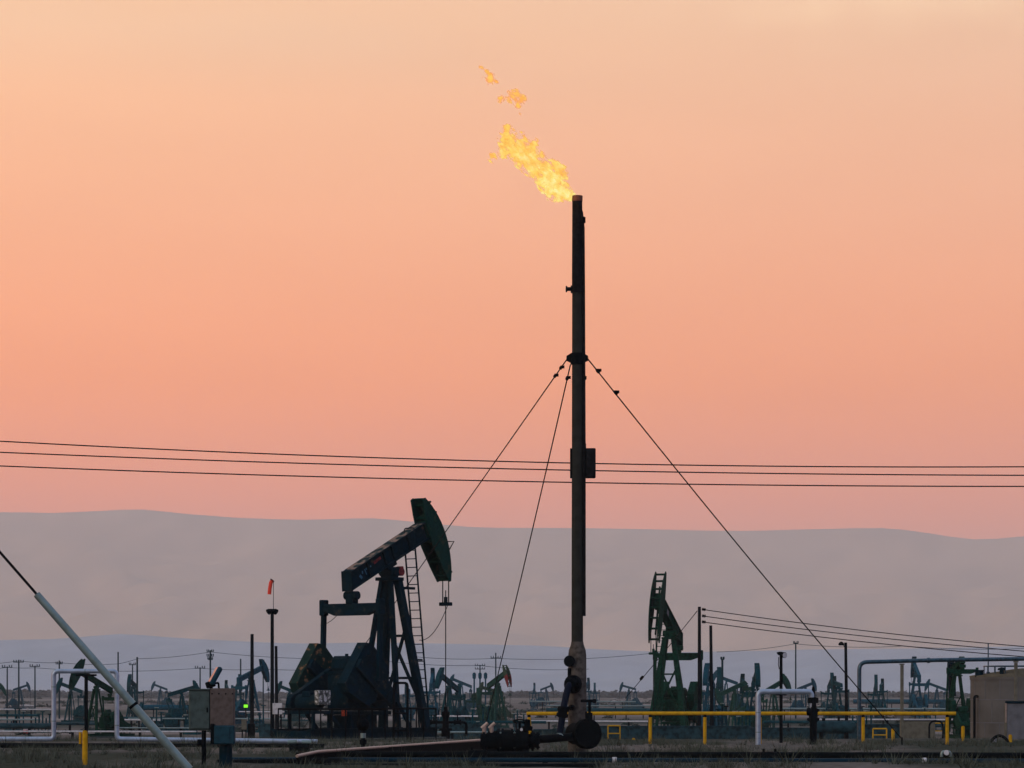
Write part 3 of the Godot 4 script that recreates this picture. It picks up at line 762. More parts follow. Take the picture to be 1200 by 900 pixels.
func far_jacks() -> void:
	var near := {"crank": 150.0}
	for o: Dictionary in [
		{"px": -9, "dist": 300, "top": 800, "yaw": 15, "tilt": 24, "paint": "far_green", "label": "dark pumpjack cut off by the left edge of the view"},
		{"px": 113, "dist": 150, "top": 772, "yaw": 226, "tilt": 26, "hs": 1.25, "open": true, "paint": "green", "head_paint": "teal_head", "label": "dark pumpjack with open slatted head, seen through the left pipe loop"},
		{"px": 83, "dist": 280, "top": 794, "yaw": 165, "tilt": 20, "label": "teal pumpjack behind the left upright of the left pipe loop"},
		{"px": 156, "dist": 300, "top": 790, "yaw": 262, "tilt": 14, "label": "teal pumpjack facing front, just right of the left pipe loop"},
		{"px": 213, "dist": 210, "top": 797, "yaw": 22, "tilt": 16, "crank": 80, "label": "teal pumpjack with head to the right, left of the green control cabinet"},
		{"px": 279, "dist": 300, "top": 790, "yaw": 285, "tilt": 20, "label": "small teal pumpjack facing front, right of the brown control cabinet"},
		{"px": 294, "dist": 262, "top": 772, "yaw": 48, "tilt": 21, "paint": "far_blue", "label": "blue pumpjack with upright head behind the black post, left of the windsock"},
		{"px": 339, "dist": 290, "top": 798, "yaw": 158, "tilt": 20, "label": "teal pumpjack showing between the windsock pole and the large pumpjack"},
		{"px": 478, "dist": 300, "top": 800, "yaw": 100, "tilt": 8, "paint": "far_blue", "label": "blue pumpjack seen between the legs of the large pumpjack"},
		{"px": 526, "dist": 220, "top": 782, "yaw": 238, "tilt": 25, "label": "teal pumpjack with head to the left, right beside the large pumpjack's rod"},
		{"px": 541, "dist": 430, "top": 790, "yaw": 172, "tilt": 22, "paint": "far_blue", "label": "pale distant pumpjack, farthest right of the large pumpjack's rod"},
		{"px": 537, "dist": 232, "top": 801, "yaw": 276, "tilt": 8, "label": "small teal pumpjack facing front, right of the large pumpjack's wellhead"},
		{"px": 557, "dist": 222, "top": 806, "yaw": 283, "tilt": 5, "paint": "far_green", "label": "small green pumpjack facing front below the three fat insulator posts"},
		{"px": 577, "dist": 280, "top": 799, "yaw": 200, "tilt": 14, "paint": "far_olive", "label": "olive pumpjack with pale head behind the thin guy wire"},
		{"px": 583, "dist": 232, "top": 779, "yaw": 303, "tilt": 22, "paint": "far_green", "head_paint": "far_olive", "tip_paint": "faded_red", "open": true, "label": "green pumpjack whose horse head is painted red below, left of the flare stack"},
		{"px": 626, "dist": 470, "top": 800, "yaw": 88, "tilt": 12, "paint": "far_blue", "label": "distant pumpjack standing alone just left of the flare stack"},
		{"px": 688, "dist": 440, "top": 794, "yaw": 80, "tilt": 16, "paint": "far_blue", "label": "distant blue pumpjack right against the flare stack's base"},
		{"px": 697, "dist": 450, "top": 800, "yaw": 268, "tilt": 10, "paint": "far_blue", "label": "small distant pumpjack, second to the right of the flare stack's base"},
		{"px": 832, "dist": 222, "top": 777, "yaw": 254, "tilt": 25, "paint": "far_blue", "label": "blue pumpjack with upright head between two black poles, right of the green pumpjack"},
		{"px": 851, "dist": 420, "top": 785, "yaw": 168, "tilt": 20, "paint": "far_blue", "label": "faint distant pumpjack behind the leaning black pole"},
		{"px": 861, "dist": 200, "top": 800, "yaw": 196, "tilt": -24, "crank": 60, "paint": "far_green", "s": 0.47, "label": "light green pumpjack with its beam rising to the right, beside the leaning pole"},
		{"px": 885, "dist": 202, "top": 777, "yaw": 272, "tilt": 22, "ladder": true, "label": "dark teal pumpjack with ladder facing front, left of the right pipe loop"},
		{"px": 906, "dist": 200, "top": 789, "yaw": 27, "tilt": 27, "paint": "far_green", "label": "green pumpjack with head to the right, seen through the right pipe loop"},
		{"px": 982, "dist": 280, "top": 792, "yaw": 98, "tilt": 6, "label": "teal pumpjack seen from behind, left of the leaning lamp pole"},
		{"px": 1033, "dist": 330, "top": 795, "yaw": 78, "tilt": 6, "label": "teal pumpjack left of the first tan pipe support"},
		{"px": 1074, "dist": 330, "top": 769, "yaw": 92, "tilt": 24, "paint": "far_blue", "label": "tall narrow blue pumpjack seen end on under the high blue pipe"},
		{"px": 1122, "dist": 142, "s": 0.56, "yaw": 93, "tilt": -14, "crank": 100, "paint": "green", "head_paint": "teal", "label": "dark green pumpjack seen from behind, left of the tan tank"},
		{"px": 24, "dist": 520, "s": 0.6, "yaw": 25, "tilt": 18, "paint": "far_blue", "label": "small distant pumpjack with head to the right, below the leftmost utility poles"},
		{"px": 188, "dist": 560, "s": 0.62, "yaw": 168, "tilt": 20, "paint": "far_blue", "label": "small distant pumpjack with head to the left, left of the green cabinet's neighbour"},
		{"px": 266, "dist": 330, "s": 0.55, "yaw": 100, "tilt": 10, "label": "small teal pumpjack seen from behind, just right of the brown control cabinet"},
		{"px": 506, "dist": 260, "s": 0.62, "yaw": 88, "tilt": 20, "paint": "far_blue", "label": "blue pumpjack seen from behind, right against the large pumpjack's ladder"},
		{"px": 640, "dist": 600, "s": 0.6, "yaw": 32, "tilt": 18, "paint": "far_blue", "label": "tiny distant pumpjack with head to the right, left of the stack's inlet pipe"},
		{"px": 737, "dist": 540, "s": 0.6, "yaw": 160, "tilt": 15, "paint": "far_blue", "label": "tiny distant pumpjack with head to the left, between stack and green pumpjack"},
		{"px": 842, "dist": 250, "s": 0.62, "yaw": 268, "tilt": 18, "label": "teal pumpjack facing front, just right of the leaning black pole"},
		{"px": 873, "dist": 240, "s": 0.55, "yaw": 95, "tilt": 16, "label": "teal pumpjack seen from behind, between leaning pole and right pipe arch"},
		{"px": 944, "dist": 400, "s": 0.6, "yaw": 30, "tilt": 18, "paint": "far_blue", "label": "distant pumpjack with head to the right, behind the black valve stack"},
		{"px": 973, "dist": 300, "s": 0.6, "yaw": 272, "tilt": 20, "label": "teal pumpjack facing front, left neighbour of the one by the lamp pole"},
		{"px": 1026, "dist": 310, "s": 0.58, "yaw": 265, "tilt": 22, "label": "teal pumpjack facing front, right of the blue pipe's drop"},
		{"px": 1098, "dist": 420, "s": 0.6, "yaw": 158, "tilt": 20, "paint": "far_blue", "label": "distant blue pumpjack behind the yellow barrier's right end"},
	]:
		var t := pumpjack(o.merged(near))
		t.remove_meta("well")

# ---------------------------------------------------------------- the flare
func flare() -> void:
	var base := G(676.5, 70.0, 0.05)
	var t := thing("flare_stack", "tall tan flare stack with sooty black top, burning gas", "flare stack", base)
	var y := func(py: float) -> float: return EYE + (812.0 - py) * 70.0 / LENS - base.y
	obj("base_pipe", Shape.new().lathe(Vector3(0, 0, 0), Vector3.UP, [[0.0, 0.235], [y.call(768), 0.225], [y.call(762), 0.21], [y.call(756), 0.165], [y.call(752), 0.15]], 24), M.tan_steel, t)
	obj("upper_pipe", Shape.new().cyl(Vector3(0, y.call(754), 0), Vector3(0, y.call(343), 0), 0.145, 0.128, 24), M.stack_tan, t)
	obj("sooty_tip", Shape.new().cyl(Vector3(0, y.call(343), 0), Vector3(0, y.call(236), 0), 0.135, 0.125, 24), M.soot, t)
	obj("burnt_rim", Shape.new().cyl(Vector3(0, y.call(236), 0), Vector3(0, y.call(229.5), 0), 0.132, 0.134, 24), M.burnt, t)
	# the pilot line running up the right side
	obj("pilot_line", Shape.new().tube([Vector3(0.165, y.call(722), 0.03), Vector3(0.165, y.call(540), 0.03), Vector3(0.15, y.call(345), 0.03), Vector3(0.14, y.call(268), 0.03), Vector3(0.10, y.call(250), 0.09), Vector3(0.0, y.call(238), 0.13)], 0.045, 8), M.soot, t)
	obj("pilot_nozzle", Shape.new().box(Vector3(0.17, y.call(258), 0.02), Vector3(0.07, 0.16, 0.1), Basis.IDENTITY, 0.02), M.soot, t)
	obj("flange_collar", Shape.new().cyl(Vector3(0, y.call(343), 0), Vector3(0, y.call(335), 0), 0.165, -1, 20).cyl(Vector3(-0.27, y.call(339), 0.04), Vector3(-0.14, y.call(339), 0.04), 0.05, -1, 8).cyl(Vector3(-0.29, y.call(339), 0.04), Vector3(-0.25, y.call(339), 0.04), 0.08, -1, 10), M.soot, t)
	var c := obj("guy_collar", Shape.new().cyl(Vector3(0, y.call(427), 0), Vector3(0, y.call(414), 0), 0.17, -1, 20), M.dark, t)
	for s: float in [-1.0, 1.0]:
		obj("guy_lug", Shape.new().prism([Vector2(0.14, -0.12), Vector2(0.27, -0.06), Vector2(0.27, 0.06), Vector2(0.14, 0.14)], 0.05, Transform3D(Basis(Vector3.UP, 0.0 if s > 0 else PI), Vector3(0, y.call(420), 0))), M.dark, c)
	obj("small_bracket", Shape.new().box(Vector3(0.2, y.call(443), 0.04), Vector3(0.06, 0.09, 0.08), Basis.IDENTITY, 0.01), M.dark, t)
	var jb := obj("junction_box", Shape.new().box(Vector3(0.33, y.call(543), 0.03), Vector3(0.25, 0.74, 0.22), Basis.IDENTITY, 0.02), M.dark, t)
	obj("box_bracket", Shape.new().box(Vector3(-0.155, y.call(543), 0), Vector3(0.05, 0.74, 0.1)).box(Vector3(0.17, y.call(540), -0.03), Vector3(0.1, 0.86, 0.08)), M.dark, jb)
	obj("box_door", Shape.new().box(Vector3(0.33, y.call(543), 0.146), Vector3(0.21, 0.68, 0.015), Basis.IDENTITY, 0.004), M.soot, jb)
	# inlet pipework at the foot
	obj("manhole_cover", Shape.new().lathe(Vector3(-0.14, y.call(775), 0.16), Vector3(-0.5, 0, 0.85).normalized(), [[0, 0.1], [0.1, 0.1], [0.1, 0.14], [0.16, 0.14]], 14), M.dark, t)
	obj("vent_pipe", Shape.new().cyl(Vector3(-0.2, y.call(793), 0.16), Vector3(-0.2, y.call(783), 0.16), 0.045, -1, 8), M.dark, t)
	var inlet := obj("inlet_flange", Shape.new().lathe(Vector3(-0.02, y.call(802), 0.2), Vector3(-0.55, 0, 0.83).normalized(), [[0, 0.15], [0.12, 0.15], [0.12, 0.23], [0.17, 0.23], [0.18, 0.23], [0.23, 0.23], [0.24, 0.17], [0.34, 0.15]], 18), M.dark, t)
	for i in 8:
		var an := TAU * i / 8.0
		var ax := Vector3(-0.55, 0, 0.83).normalized()
		var side := ax.cross(Vector3.UP)
		var p := Vector3(-0.02, y.call(802), 0.2) + ax * 0.1 + (side * cos(an) + Vector3.UP * sin(an)) * 0.19
		obj("bolt", Shape.new().cyl(p, p + ax * 0.16, 0.02, -1, 6), M.dark, inlet)
	obj("inlet_pipe", Shape.new().tube(rounded([Vector3(-0.05, y.call(802), 0.24), Vector3(-0.22, y.call(801), 0.5), Vector3(-0.34, y.call(826), 0.55), Vector3(-0.44, y.call(858), 0.55)], 0.18), 0.085, 12), mat("inlet_blue", lin(0.005, 0.009, 0.020), 0.6, 0.0), t)
	obj("pipe_coupling", Shape.new().lathe(Vector3(-0.345, y.call(828), 0.55), Vector3(-0.18, -0.98, 0).normalized(), [[0, 0.1], [0.02, 0.15], [0.10, 0.15], [0.11, 0.12], [0.16, 0.12], [0.17, 0.15], [0.25, 0.15], [0.27, 0.1]], 14), M.dark, t)
	obj("drain_line", Shape.new().tube(rounded([Vector3(-0.34, y.call(830), 0.55), Vector3(-0.22, y.call(829), 0.4), Vector3(-0.1, y.call(828), 0.2)], 0.05), 0.03, 8).cyl(Vector3(-0.17, y.call(829), 0.3), Vector3(-0.13, y.call(829), 0.26), 0.075, -1, 10), M.dark, t)
	# the knock-out drum's end with its lever valve, right of the foot
	var d := thing("blind_flange_pipe", "big round black blind flange with lever valve at the flare stack's foot", "pipe", P(686, 860, 69.2))
	var ax2 := Vector3(0.45, 0, 0.89).normalized()
	obj("pipe_stub", Shape.new().cyl(-ax2 * 0.55, ax2 * 0.02, 0.27, -1, 20), M.dark, d)
	var bf := obj("flange_disc", Shape.new().lathe(ax2 * 0.0, ax2, [[0, 0.36], [0.01, 0.375], [0.07, 0.375], [0.075, 0.33], [0.085, 0.33], [0.09, 0.375], [0.15, 0.375], [0.16, 0.36]], 28), M.pipe_dark, d)
	for i in 16:
		var an := TAU * i / 16.0
		var p := (ax2.cross(Vector3.UP) * cos(an) + Vector3.UP * sin(an)) * 0.325
		obj("bolt", Shape.new().cyl(p - ax2 * 0.03, p + ax2 * 0.2, 0.02, -1, 6), M.dark, bf)
	var lv := obj("lever_valve", Shape.new().cyl(Vector3(0.1, 0.34, 0.05), Vector3(0.1, 0.52, 0.05), 0.075, -1, 12).cyl(Vector3(0.02, 0.34, 0.05), Vector3(0.02, 0.55, 0.05), 0.025, -1, 8).cyl(Vector3(0.1, 0.5, 0.05), Vector3(0.1, 0.8, 0.05), 0.035, -1, 8), M.dark, d)
	obj("lever", Shape.new().box(Vector3(0.06, 0.81, 0.05), Vector3(0.36, 0.07, 0.08), Basis.IDENTITY, 0.015).box(Vector3(0.22, 0.81, 0.05), Vector3(0.1, 0.1, 0.12), Basis.IDENTITY, 0.02), M.dark, lv)
	flame(base + Vector3(0, y.call(229.5), 0))

func flame(tip: Vector3) -> void:
	# blobs: photo column and row, radius in pixels, depth; one pixel is 21.2 mm at the stack
	var u := 70.0 / LENS
	var src := [[671, 230, 4, 0], [665, 228, 6, 0], [658, 225, 9, 1], [650, 224, 10, -1], [645, 215, 11, 0], [652, 206, 10, 2], [657, 195, 6, 2], [655, 188, 4, 2], [649, 190, 4, 0], [643, 202, 9, -2], [634, 198, 10, 0], [637, 210, 8, 2], [625, 191, 12, 1], [617, 184, 12, -1], [611, 177, 10, 0], [621, 176, 8, 2], [626, 168, 5, 2], [629, 167, 3, 2], [613, 164, 5, 0], [611, 155, 3.2, 0], [605, 180, 8, 1], [598, 172, 10, -1], [595, 162, 9, 0], [593, 152, 5, 0], [596, 147, 3.5, 0], [587, 180, 5, 1], [577, 184, 5, 0], [574, 181, 2.5, 0],
		[602, 113, 7, 0], [611, 117, 5, 1], [606, 123, 4, 0], [587, 116, 3.5, 0], [609, 133, 2.5, 0], [574, 93, 6, 0], [582, 95, 4, 1], [566, 90, 3, 0], [565, 78, 3, 0], [570, 83, 2.5, 0]]
	var f := FastNoiseLite.new()
	f.frequency = 0.115; f.fractal_octaves = 3; f.seed = 17; f.fractal_gain = 0.62
	var cool := FastNoiseLite.new()
	cool.frequency = 0.05; cool.seed = 23
	var org := Vector3(552, 66, -18)     # in pixels
	var dim := Vector3i(126, 172, 36)
	var fld := PackedFloat32Array()
	fld.resize(dim.x * dim.y * dim.z)
	fld.fill(-1.0)
	for s in src:
		var r: float = s[2] * 1.5
		for z in range(maxi(0, int(s[3] - r - org.z)), mini(dim.z, int(s[3] + r - org.z) + 1)):
			for y in range(maxi(0, int(s[1] - r - org.y)), mini(dim.y, int(s[1] + r - org.y) + 1)):
				for x in range(maxi(0, int(s[0] - r - org.x)), mini(dim.x, int(s[0] + r - org.x) + 1)):
					var d := Vector3(x + org.x - s[0], y + org.y - s[1], (z + org.z - s[3]) * 1.15).length() / r
					if d >= 1.0: continue
					var i := (z * dim.y + y) * dim.x + x
					var k := 1.0 - d
					fld[i] = maxf(fld[i], 0.0) + k * k * 1.6
	for z in dim.z:
		for y in dim.y:
			for x in dim.x:
				var i := (z * dim.y + y) * dim.x + x
				if fld[i] > 0.0:
					var p := Vector3((x * 0.73 + y * 0.68) * 0.55, (x * 0.68 - y * 0.73) * 1.15, z * 1.1)
					fld[i] = minf(fld[i], 1.0) + 1.7 * f.get_noise_3dv(p) - 0.32
	var grad := Gradient.new()
	grad.offsets = PackedFloat32Array([0.0, 0.35, 0.7, 1.0])
	grad.colors = PackedColorArray([Color(1.0, 0.60, 0.28), Color(1.0, 0.76, 0.34), Color(1.0, 0.90, 0.46), Color(1.0, 1.0, 0.80)])
	var gt := GradientTexture2D.new()
	gt.gradient = grad; gt.width = 256; gt.height = 4
	var fade := Gradient.new()
	fade.offsets = PackedFloat32Array([0.0, 0.25, 0.6, 1.0])
	fade.colors = PackedColorArray([Color(0, 0, 0, 0.22), Color(0, 0, 0, 0.5), Color(0, 0, 0, 0.88), Color(0, 0, 0, 1.0)])
	var ft := GradientTexture2D.new()
	ft.gradient = fade; ft.width = 256; ft.height = 4
	var t := thing("flame", "ragged yellow gas flame blowing left from the flare stack's tip", "flame", tip)
	for shell in [["outer_flame", 0.06, 0.30, -0.06], ["inner_flame", 0.34, 0.78, 0.16], ["flame_core", 0.60, 1.0, 0.50]]:
		var s := nets(fld, dim, shell[1], func(q: Vector3) -> Vector3:
			var pp := q + org
			return P(pp.x, pp.y, 70.0) + Vector3(0, 0, -pp.z * u) - tip,
			func(q: Vector3) -> float:
				var up := clampf((q.y + org.y - 60.0) / 170.0, 0.0, 1.0)
				return clampf(shell[3] - (0.16 if q.y + org.y < 138.0 else 0.0) + 0.06 + 0.46 * up * up + 0.60 * cool.get_noise_3dv(q * 1.6), 0.02, 0.98))
		if s.v.is_empty(): continue
		var m := mat(shell[0], Color(1.0, 1.0, 1.0, shell[2]), 1.0)
		m.transparency = BaseMaterial3D.TRANSPARENCY_ALPHA
		m.albedo_texture = ft
		m.emission_enabled = true
		m.emission_texture = gt
		m.emission = Color.WHITE
		m.emission_operator = BaseMaterial3D.EMISSION_OP_MULTIPLY
		m.emission_energy_multiplier = 1.0
		obj(shell[0], s, m, t)
	var l := OmniLight3D.new()
	l.name = "flame_light"
	l.light_color = Color(1.0, 0.72, 0.35)
	l.light_energy = 1.2
	l.light_size = 0.4
	l.omni_range = 60.0
	l.omni_attenuation = 2.0
	l.shadow_enabled = true
	t.add_child(l)
	l.position = Vector3(-0.9, 0.35, 0.9)

func nets(f: PackedFloat32Array, dim: Vector3i, level: float, place: Callable, heat: Callable) -> Shape:
	var at := func(x: int, y: int, z: int) -> int: return (z * dim.y + y) * dim.x + x
	var verts := {}
	var sx := 1
	var sy := dim.x
	var sz := dim.x * dim.y
	var corner := [0, sx, sy, sx + sy, sz, sx + sz, sy + sz, sx + sy + sz]
	var edges := [[0, 1], [2, 3], [4, 5], [6, 7], [0, 2], [1, 3], [4, 6], [5, 7], [0, 4], [1, 5], [2, 6], [3, 7]]
	var pos := []
	var hot := []
	for z in dim.z - 1:
		for y in dim.y - 1:
			for x in dim.x - 1:
				var i: int = (z * dim.y + y) * dim.x + x
				var inside := 0
				for c: int in corner:
					if f[i + c] > level: inside += 1
				if inside == 0 or inside == 8: continue
				var sum := Vector3.ZERO
				var n := 0
				for e in edges:
					var a := f[i + corner[e[0]]]
					var b := f[i + corner[e[1]]]
					if (a > level) == (b > level): continue
					var t := (level - a) / (b - a)
					var pa := Vector3(e[0] & 1, (e[0] >> 1) & 1, e[0] >> 2)
					var pb := Vector3(e[1] & 1, (e[1] >> 1) & 1, e[1] >> 2)
					sum += pa.lerp(pb, clampf(t, 0.0, 1.0)); n += 1
				verts[i] = pos.size()
				var q := Vector3(x, y, z) + sum / n
				pos.append(place.call(q)); hot.append(heat.call(q))
	var s := Shape.new()
	for i: int in verts:
		var x := i % dim.x
		var y := (i / dim.x) % dim.y
		var z := i / (dim.x * dim.y)
		for ax in 3:
			var step: int = [sx, sy, sz][ax]
			var u: int = [sy, sz, sx][ax]
			var w: int = [sz, sx, sy][ax]
			if [x, y, z][(ax + 1) % 3] == 0 or [x, y, z][(ax + 2) % 3] == 0: continue
			if (f[i] > level) == (f[i + step] > level): continue
			if not (verts.has(i - u) and verts.has(i - w) and verts.has(i - u - w)): continue
			var ids := [verts[i], verts[i - u], verts[i - u - w], verts[i - w]]
			var o := Vector3.ZERO
			o[ax] = 1.0 if f[i] > level else -1.0
			o = Vector3(o.x, -o.y, -o.z)
			for tr in [[0, 1, 2], [0, 2, 3]]:
				s.flat(pos[ids[tr[0]]], pos[ids[tr[1]]], pos[ids[tr[2]]], o)
				var before := s.v.size() - 3
				for k in 3:
					var h := 0.0
					for j in tr:
						if s.v[before + k] == pos[ids[j]]: h = hot[ids[j]]
					s.uv.append(Vector2(h, 0.5))
	return s

# ---------------------------------------------------------------- wires and poles
func wire(called: String, pts: Array, r: float, label: String, category: String, group := "", m: Material = null) -> MeshInstance3D:
	var o := obj(called, Shape.new().tube(pts, r, 6), m if m else M.cable)
	tag(o, label, category, group)
	return o

func clamps(o: Node3D, a: Vector3, b: Vector3, at: Array, r: float) -> void:
	for k: float in at:
		var d := (b - a).normalized()
		var p := a + d * k
		obj("wire_clamp", Shape.new().cyl(p - d * 0.05, p + d * 0.05, r, -1, 6).box(p + Vector3(0.04, 0.02, 0), Vector3(0.1, 0.07, 0.06)), M.dark, o)

func guys() -> void:
	var base := G(676.5, 70.0, 0.05)
	var collar := Vector3(base.x, P(0, 420, 70).y, -70.0)
	for g in [[Vector3(-0.25, -0.01, -0.02), P(346, 866, 150), "guy wire from the flare stack's collar down behind the large teal pumpjack", [0.9, 1.75]],
			[Vector3(-0.17, -0.15, -0.12), P(566, 862, 97), "steepest guy wire of the flare stack, running down left past the red headed pumpjack", [0.75]],
			[Vector3(0.25, 0.0, 0.02), P(1057, 866, 84), "long guy wire of the flare stack running down to the right, crossing the lamp pole", [0.55, 1.5]]]:
		var a: Vector3 = collar + g[0]
		var b: Vector3 = g[1]
		var o := wire("guy_wire", sag(a, b, 0.12, 16), 0.017, g[2], "guy wire", "guy wires of the flare stack")
		clamps(o, a, b, g[3], 0.045)
		obj("anchor_eye", Shape.new().cyl(b + Vector3(0, 0.05, 0), Vector3(b.x, ground_y(b.x, -b.z) - 0.2, b.z), 0.03, -1, 6), M.dark, o)
	# the guy of a pole out of the frame on the left, with its pale guard
	var a2 := P(-330, 269, 42.0)
	var b2 := P(226, 906, 42.0)
	var o2 := wire("pole_guy_wire", [a2, b2], 0.022, "thick guy wire slanting down from the upper left into a pale guard tube", "guy wire")
	obj("guard_tube", Shape.new().cyl(P(43, 696.5, 42.0), P(222, 902, 42.0), 0.056, 0.066, 14), M.galvanised, o2)
	obj("guard_clip", Shape.new().cyl(P(155.5, 825.5, 42.0), P(157.5, 828, 42.0), 0.072, -1, 12), M.dark, o2)
	var pole := thing("utility_pole", "wooden utility pole that holds the thick slanting guy wire", "utility pole", G(-331, 42.0, 0.1))
	obj("pole_shaft", Shape.new().cyl(Vector3.ZERO, Vector3(0, a2.y + 0.6 - pole.position.y, 0), 0.17, 0.13, 12), M.wood, pole)
	# three lines across the sky
	for k in [[517, 541, 547, "topmost"], [530, 549.5, 557, "middle"], [546, 564, 570, "lowest"]]:
		var pts := []
		for i in 61:
			var px := -900.0 + 50.0 * i
			var t := px / 1200.0
			var q: float = k[0] + (-k[2] + 4.0 * k[1] - 3.0 * k[0]) * t + (2.0 * k[2] - 4.0 * k[1] + 2.0 * k[0]) * t * t
			pts.append(P(px, q, 95.0))
		wire("power_line", pts, 0.023, "%s of the three power lines crossing the sky behind the flare stack" % k[3], "power line", "power lines crossing the sky")

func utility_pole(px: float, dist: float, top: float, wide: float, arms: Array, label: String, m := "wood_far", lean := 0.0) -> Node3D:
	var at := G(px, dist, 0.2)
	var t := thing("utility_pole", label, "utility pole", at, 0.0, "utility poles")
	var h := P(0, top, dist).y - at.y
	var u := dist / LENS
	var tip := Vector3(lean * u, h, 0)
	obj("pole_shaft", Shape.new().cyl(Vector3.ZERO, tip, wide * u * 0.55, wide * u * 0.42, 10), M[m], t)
	for a in arms:       # [rows below the top, half width in pixels]
		var y: float = h - a[0] * u
		var arm := obj("crossarm", Shape.new().box(Vector3(tip.x * y / h, y, wide * u * 0.5 + 0.05), Vector3(a[1] * 2.0 * u, 0.9 * u, 0.12)), M[m], t)
		for s: float in [-0.92, -0.45, 0.45, 0.92]:
			obj("insulator", Shape.new().lathe(Vector3(tip.x * y / h + s * a[1] * u, y + 0.45 * u, wide * u * 0.5 + 0.05), Vector3.UP, [[0, 0.04], [0.1, 0.07], [0.2, 0.05], [0.24, 0.02]], 6), M[m], arm)
	return t

func poles() -> void:
	for k in [[8.5, 330, 781, 1.8, [[1, 6]], "leftmost far utility pole with one crossarm"],
			[22, 330, 773, 2.0, [[3, 6]], "tall far utility pole with crossarm, second from the left edge"],
			[41, 340, 780, 1.8, [[1, 6]], "far utility pole with crossarm, left of the left pipe loop"],
			[69.5, 330, 774, 2.0, [[4, 4]], "far utility pole just behind the left pipe loop's left upright"],
			[138.4, 300, 764, 2.0, [], "bare far pole above the left pipe loop's right upright"],
			[155.3, 360, 778, 1.6, [[1, 4]], "thin far pole with small crossarm right of the left pipe loop"],
			[160.8, 280, 770, 2.4, [], "dark bare far pole beside the front facing pumpjack"],
			[234.5, 330, 782, 1.8, [[1, 6]], "far utility pole with wide crossarm left of the green control cabinet"],
			[246.5, 300, 762, 2.3, [[2, 4], [7, 4], [11, 3]], "tall far utility pole with three crossarms above the control cabinets"],
			[282, 330, 772, 2.0, [], "bare grey far pole left of the black post"],
			[308.5, 400, 781, 1.6, [[3, 5]], "far utility pole with guyed base left of the windsock pole"],
			[562.5, 420, 779, 1.7, [[1, 6], [5, 6]], "far utility pole with double crossarm above the fat insulator posts"],
			[581, 380, 765, 1.8, [[6, 6]], "tall far utility pole with crossarm beside the steep guy wire"],
			[932.5, 330, 753, 1.9, [[1, 3]], "far utility pole with tiny crossarm left of the lamp pole"],
			[846.5, 260, 772, 3.0, [[1, 2]], "blue far pole with small box top right of the leaning black pole"]]:
		utility_pole(k[0], k[1], k[2], k[3], k[4], k[5])
	utility_pole(295.4, 150, 743, 4.6, [], "thick black post between the blue pumpjack and the windsock pole", "wood")
	utility_pole(324.5, 150, 757, 4.0, [], "shorter black post right behind the windsock pole", "wood", -1.0)
	utility_pole(834.5, 140, 733, 4.2, [], "leaning black pole right of the green pumpjack", "wood", -1.6)
	var lp := utility_pole(992.5, 125, 753, 4.0, [], "leaning black pole with a small lamp on its left", "wood", -1.5)
	obj("lamp_arm", Shape.new().tube([Vector3(-0.06, lp.get_node("pole_shaft").mesh.get_aabb().end.y - 0.25, 0), Vector3(-0.2, lp.get_node("pole_shaft").mesh.get_aabb().end.y - 0.05, 0)], 0.02, 6), M.dark, lp)
	obj("lamp_head", Shape.new().lathe(Vector3(-0.25, lp.get_node("pole_shaft").mesh.get_aabb().end.y - 0.13, 0), Vector3.UP, [[0, 0.1], [0.05, 0.14], [0.12, 0.1], [0.17, 0.03]], 12), M.dark, lp)
	# near black pole with dead-end lines to the right
	var p := utility_pole(819.6, 138, 711, 4.4, [], "tall black pole right of the green pumpjack, with three lines to the right", "wood")
	var lines := [[714, 727.5, 757, "top"], [721.6, 734, 762.5, "middle"], [728.6, 741, 769, "bottom"]]
	for i in 3:
		var k: Array = lines[i]
		var a := P(822, k[0], 138)
		var pts := []
		for j in 25:
			var px := 826.0 + j * 25.0
			var t := (px - 826.0) / 374.0
			pts.append(P(px, k[0] + 0.6 + (k[2] - k[0]) * t * (1.28 - 0.28 * t), 138.0 - t * 6.0))
		wire("dead_end_line", pts, 0.024, "%s of three thin lines running right from the tall black pole" % k[3], "power line", "lines dead-ended on the black pole")
		obj("insulator", Shape.new().lathe(a - p.position + Vector3(0.02, 0, 0), Vector3(1, -0.1, 0).normalized(), [[0, 0.03], [0.03, 0.09], [0.06, 0.04], [0.09, 0.09], [0.12, 0.04], [0.15, 0.09], [0.2, 0.02]], 8), M.dark, p)
	var g := wire("pole_stay", sag(P(817, 716, 138), P(733, 818, 165), 0.05, 8), 0.02, "thin stay of the tall black pole running down left behind the green pumpjack", "guy wire")
	obj("strain_insulator", Shape.new().lathe(P(752, 794.5, 157.8), Vector3(-0.6, -0.75, 0).normalized(), [[-0.15, 0.02], [-0.1, 0.08], [0.1, 0.08], [0.15, 0.02]], 8), M.dark, g)
	# far lines between the far poles
	var far := [[[-40, 779], [22, 774.5], [69, 776.5], [138, 778], [161, 772], [246.5, 764], [450, 771]], [[-40, 786], [8.5, 782], [41, 782.5], [234.5, 783], [308, 784], [420, 782]], [[480, 769], [581, 771.5], [760, 766]], [[430, 772], [562, 780], [690, 784]], [[840, 764], [932, 754.5], [1060, 757], [1230, 758]]]
	for i in far.size():
		var pts := []
		for j in far[i].size() - 1:
			var a := P(far[i][j][0], far[i][j][1], 330.0)
			var b := P(far[i][j + 1][0], far[i][j + 1][1], 330.0)
			var q := sag(a, b, a.distance_to(b) * 0.02, 10)
			if j > 0: q.remove_at(0)
			pts.append_array(q)
		wire("far_power_line", pts, 0.03, ["far upper line strung between the left poles and the three arm pole", "far lower line strung between the left small poles", "far line over the red headed pumpjack towards the flare stack", "far line through the pole with double crossarm", "faint far line through the small pole near the lamp pole"][i], "power line", "far power lines", M.wood_far)
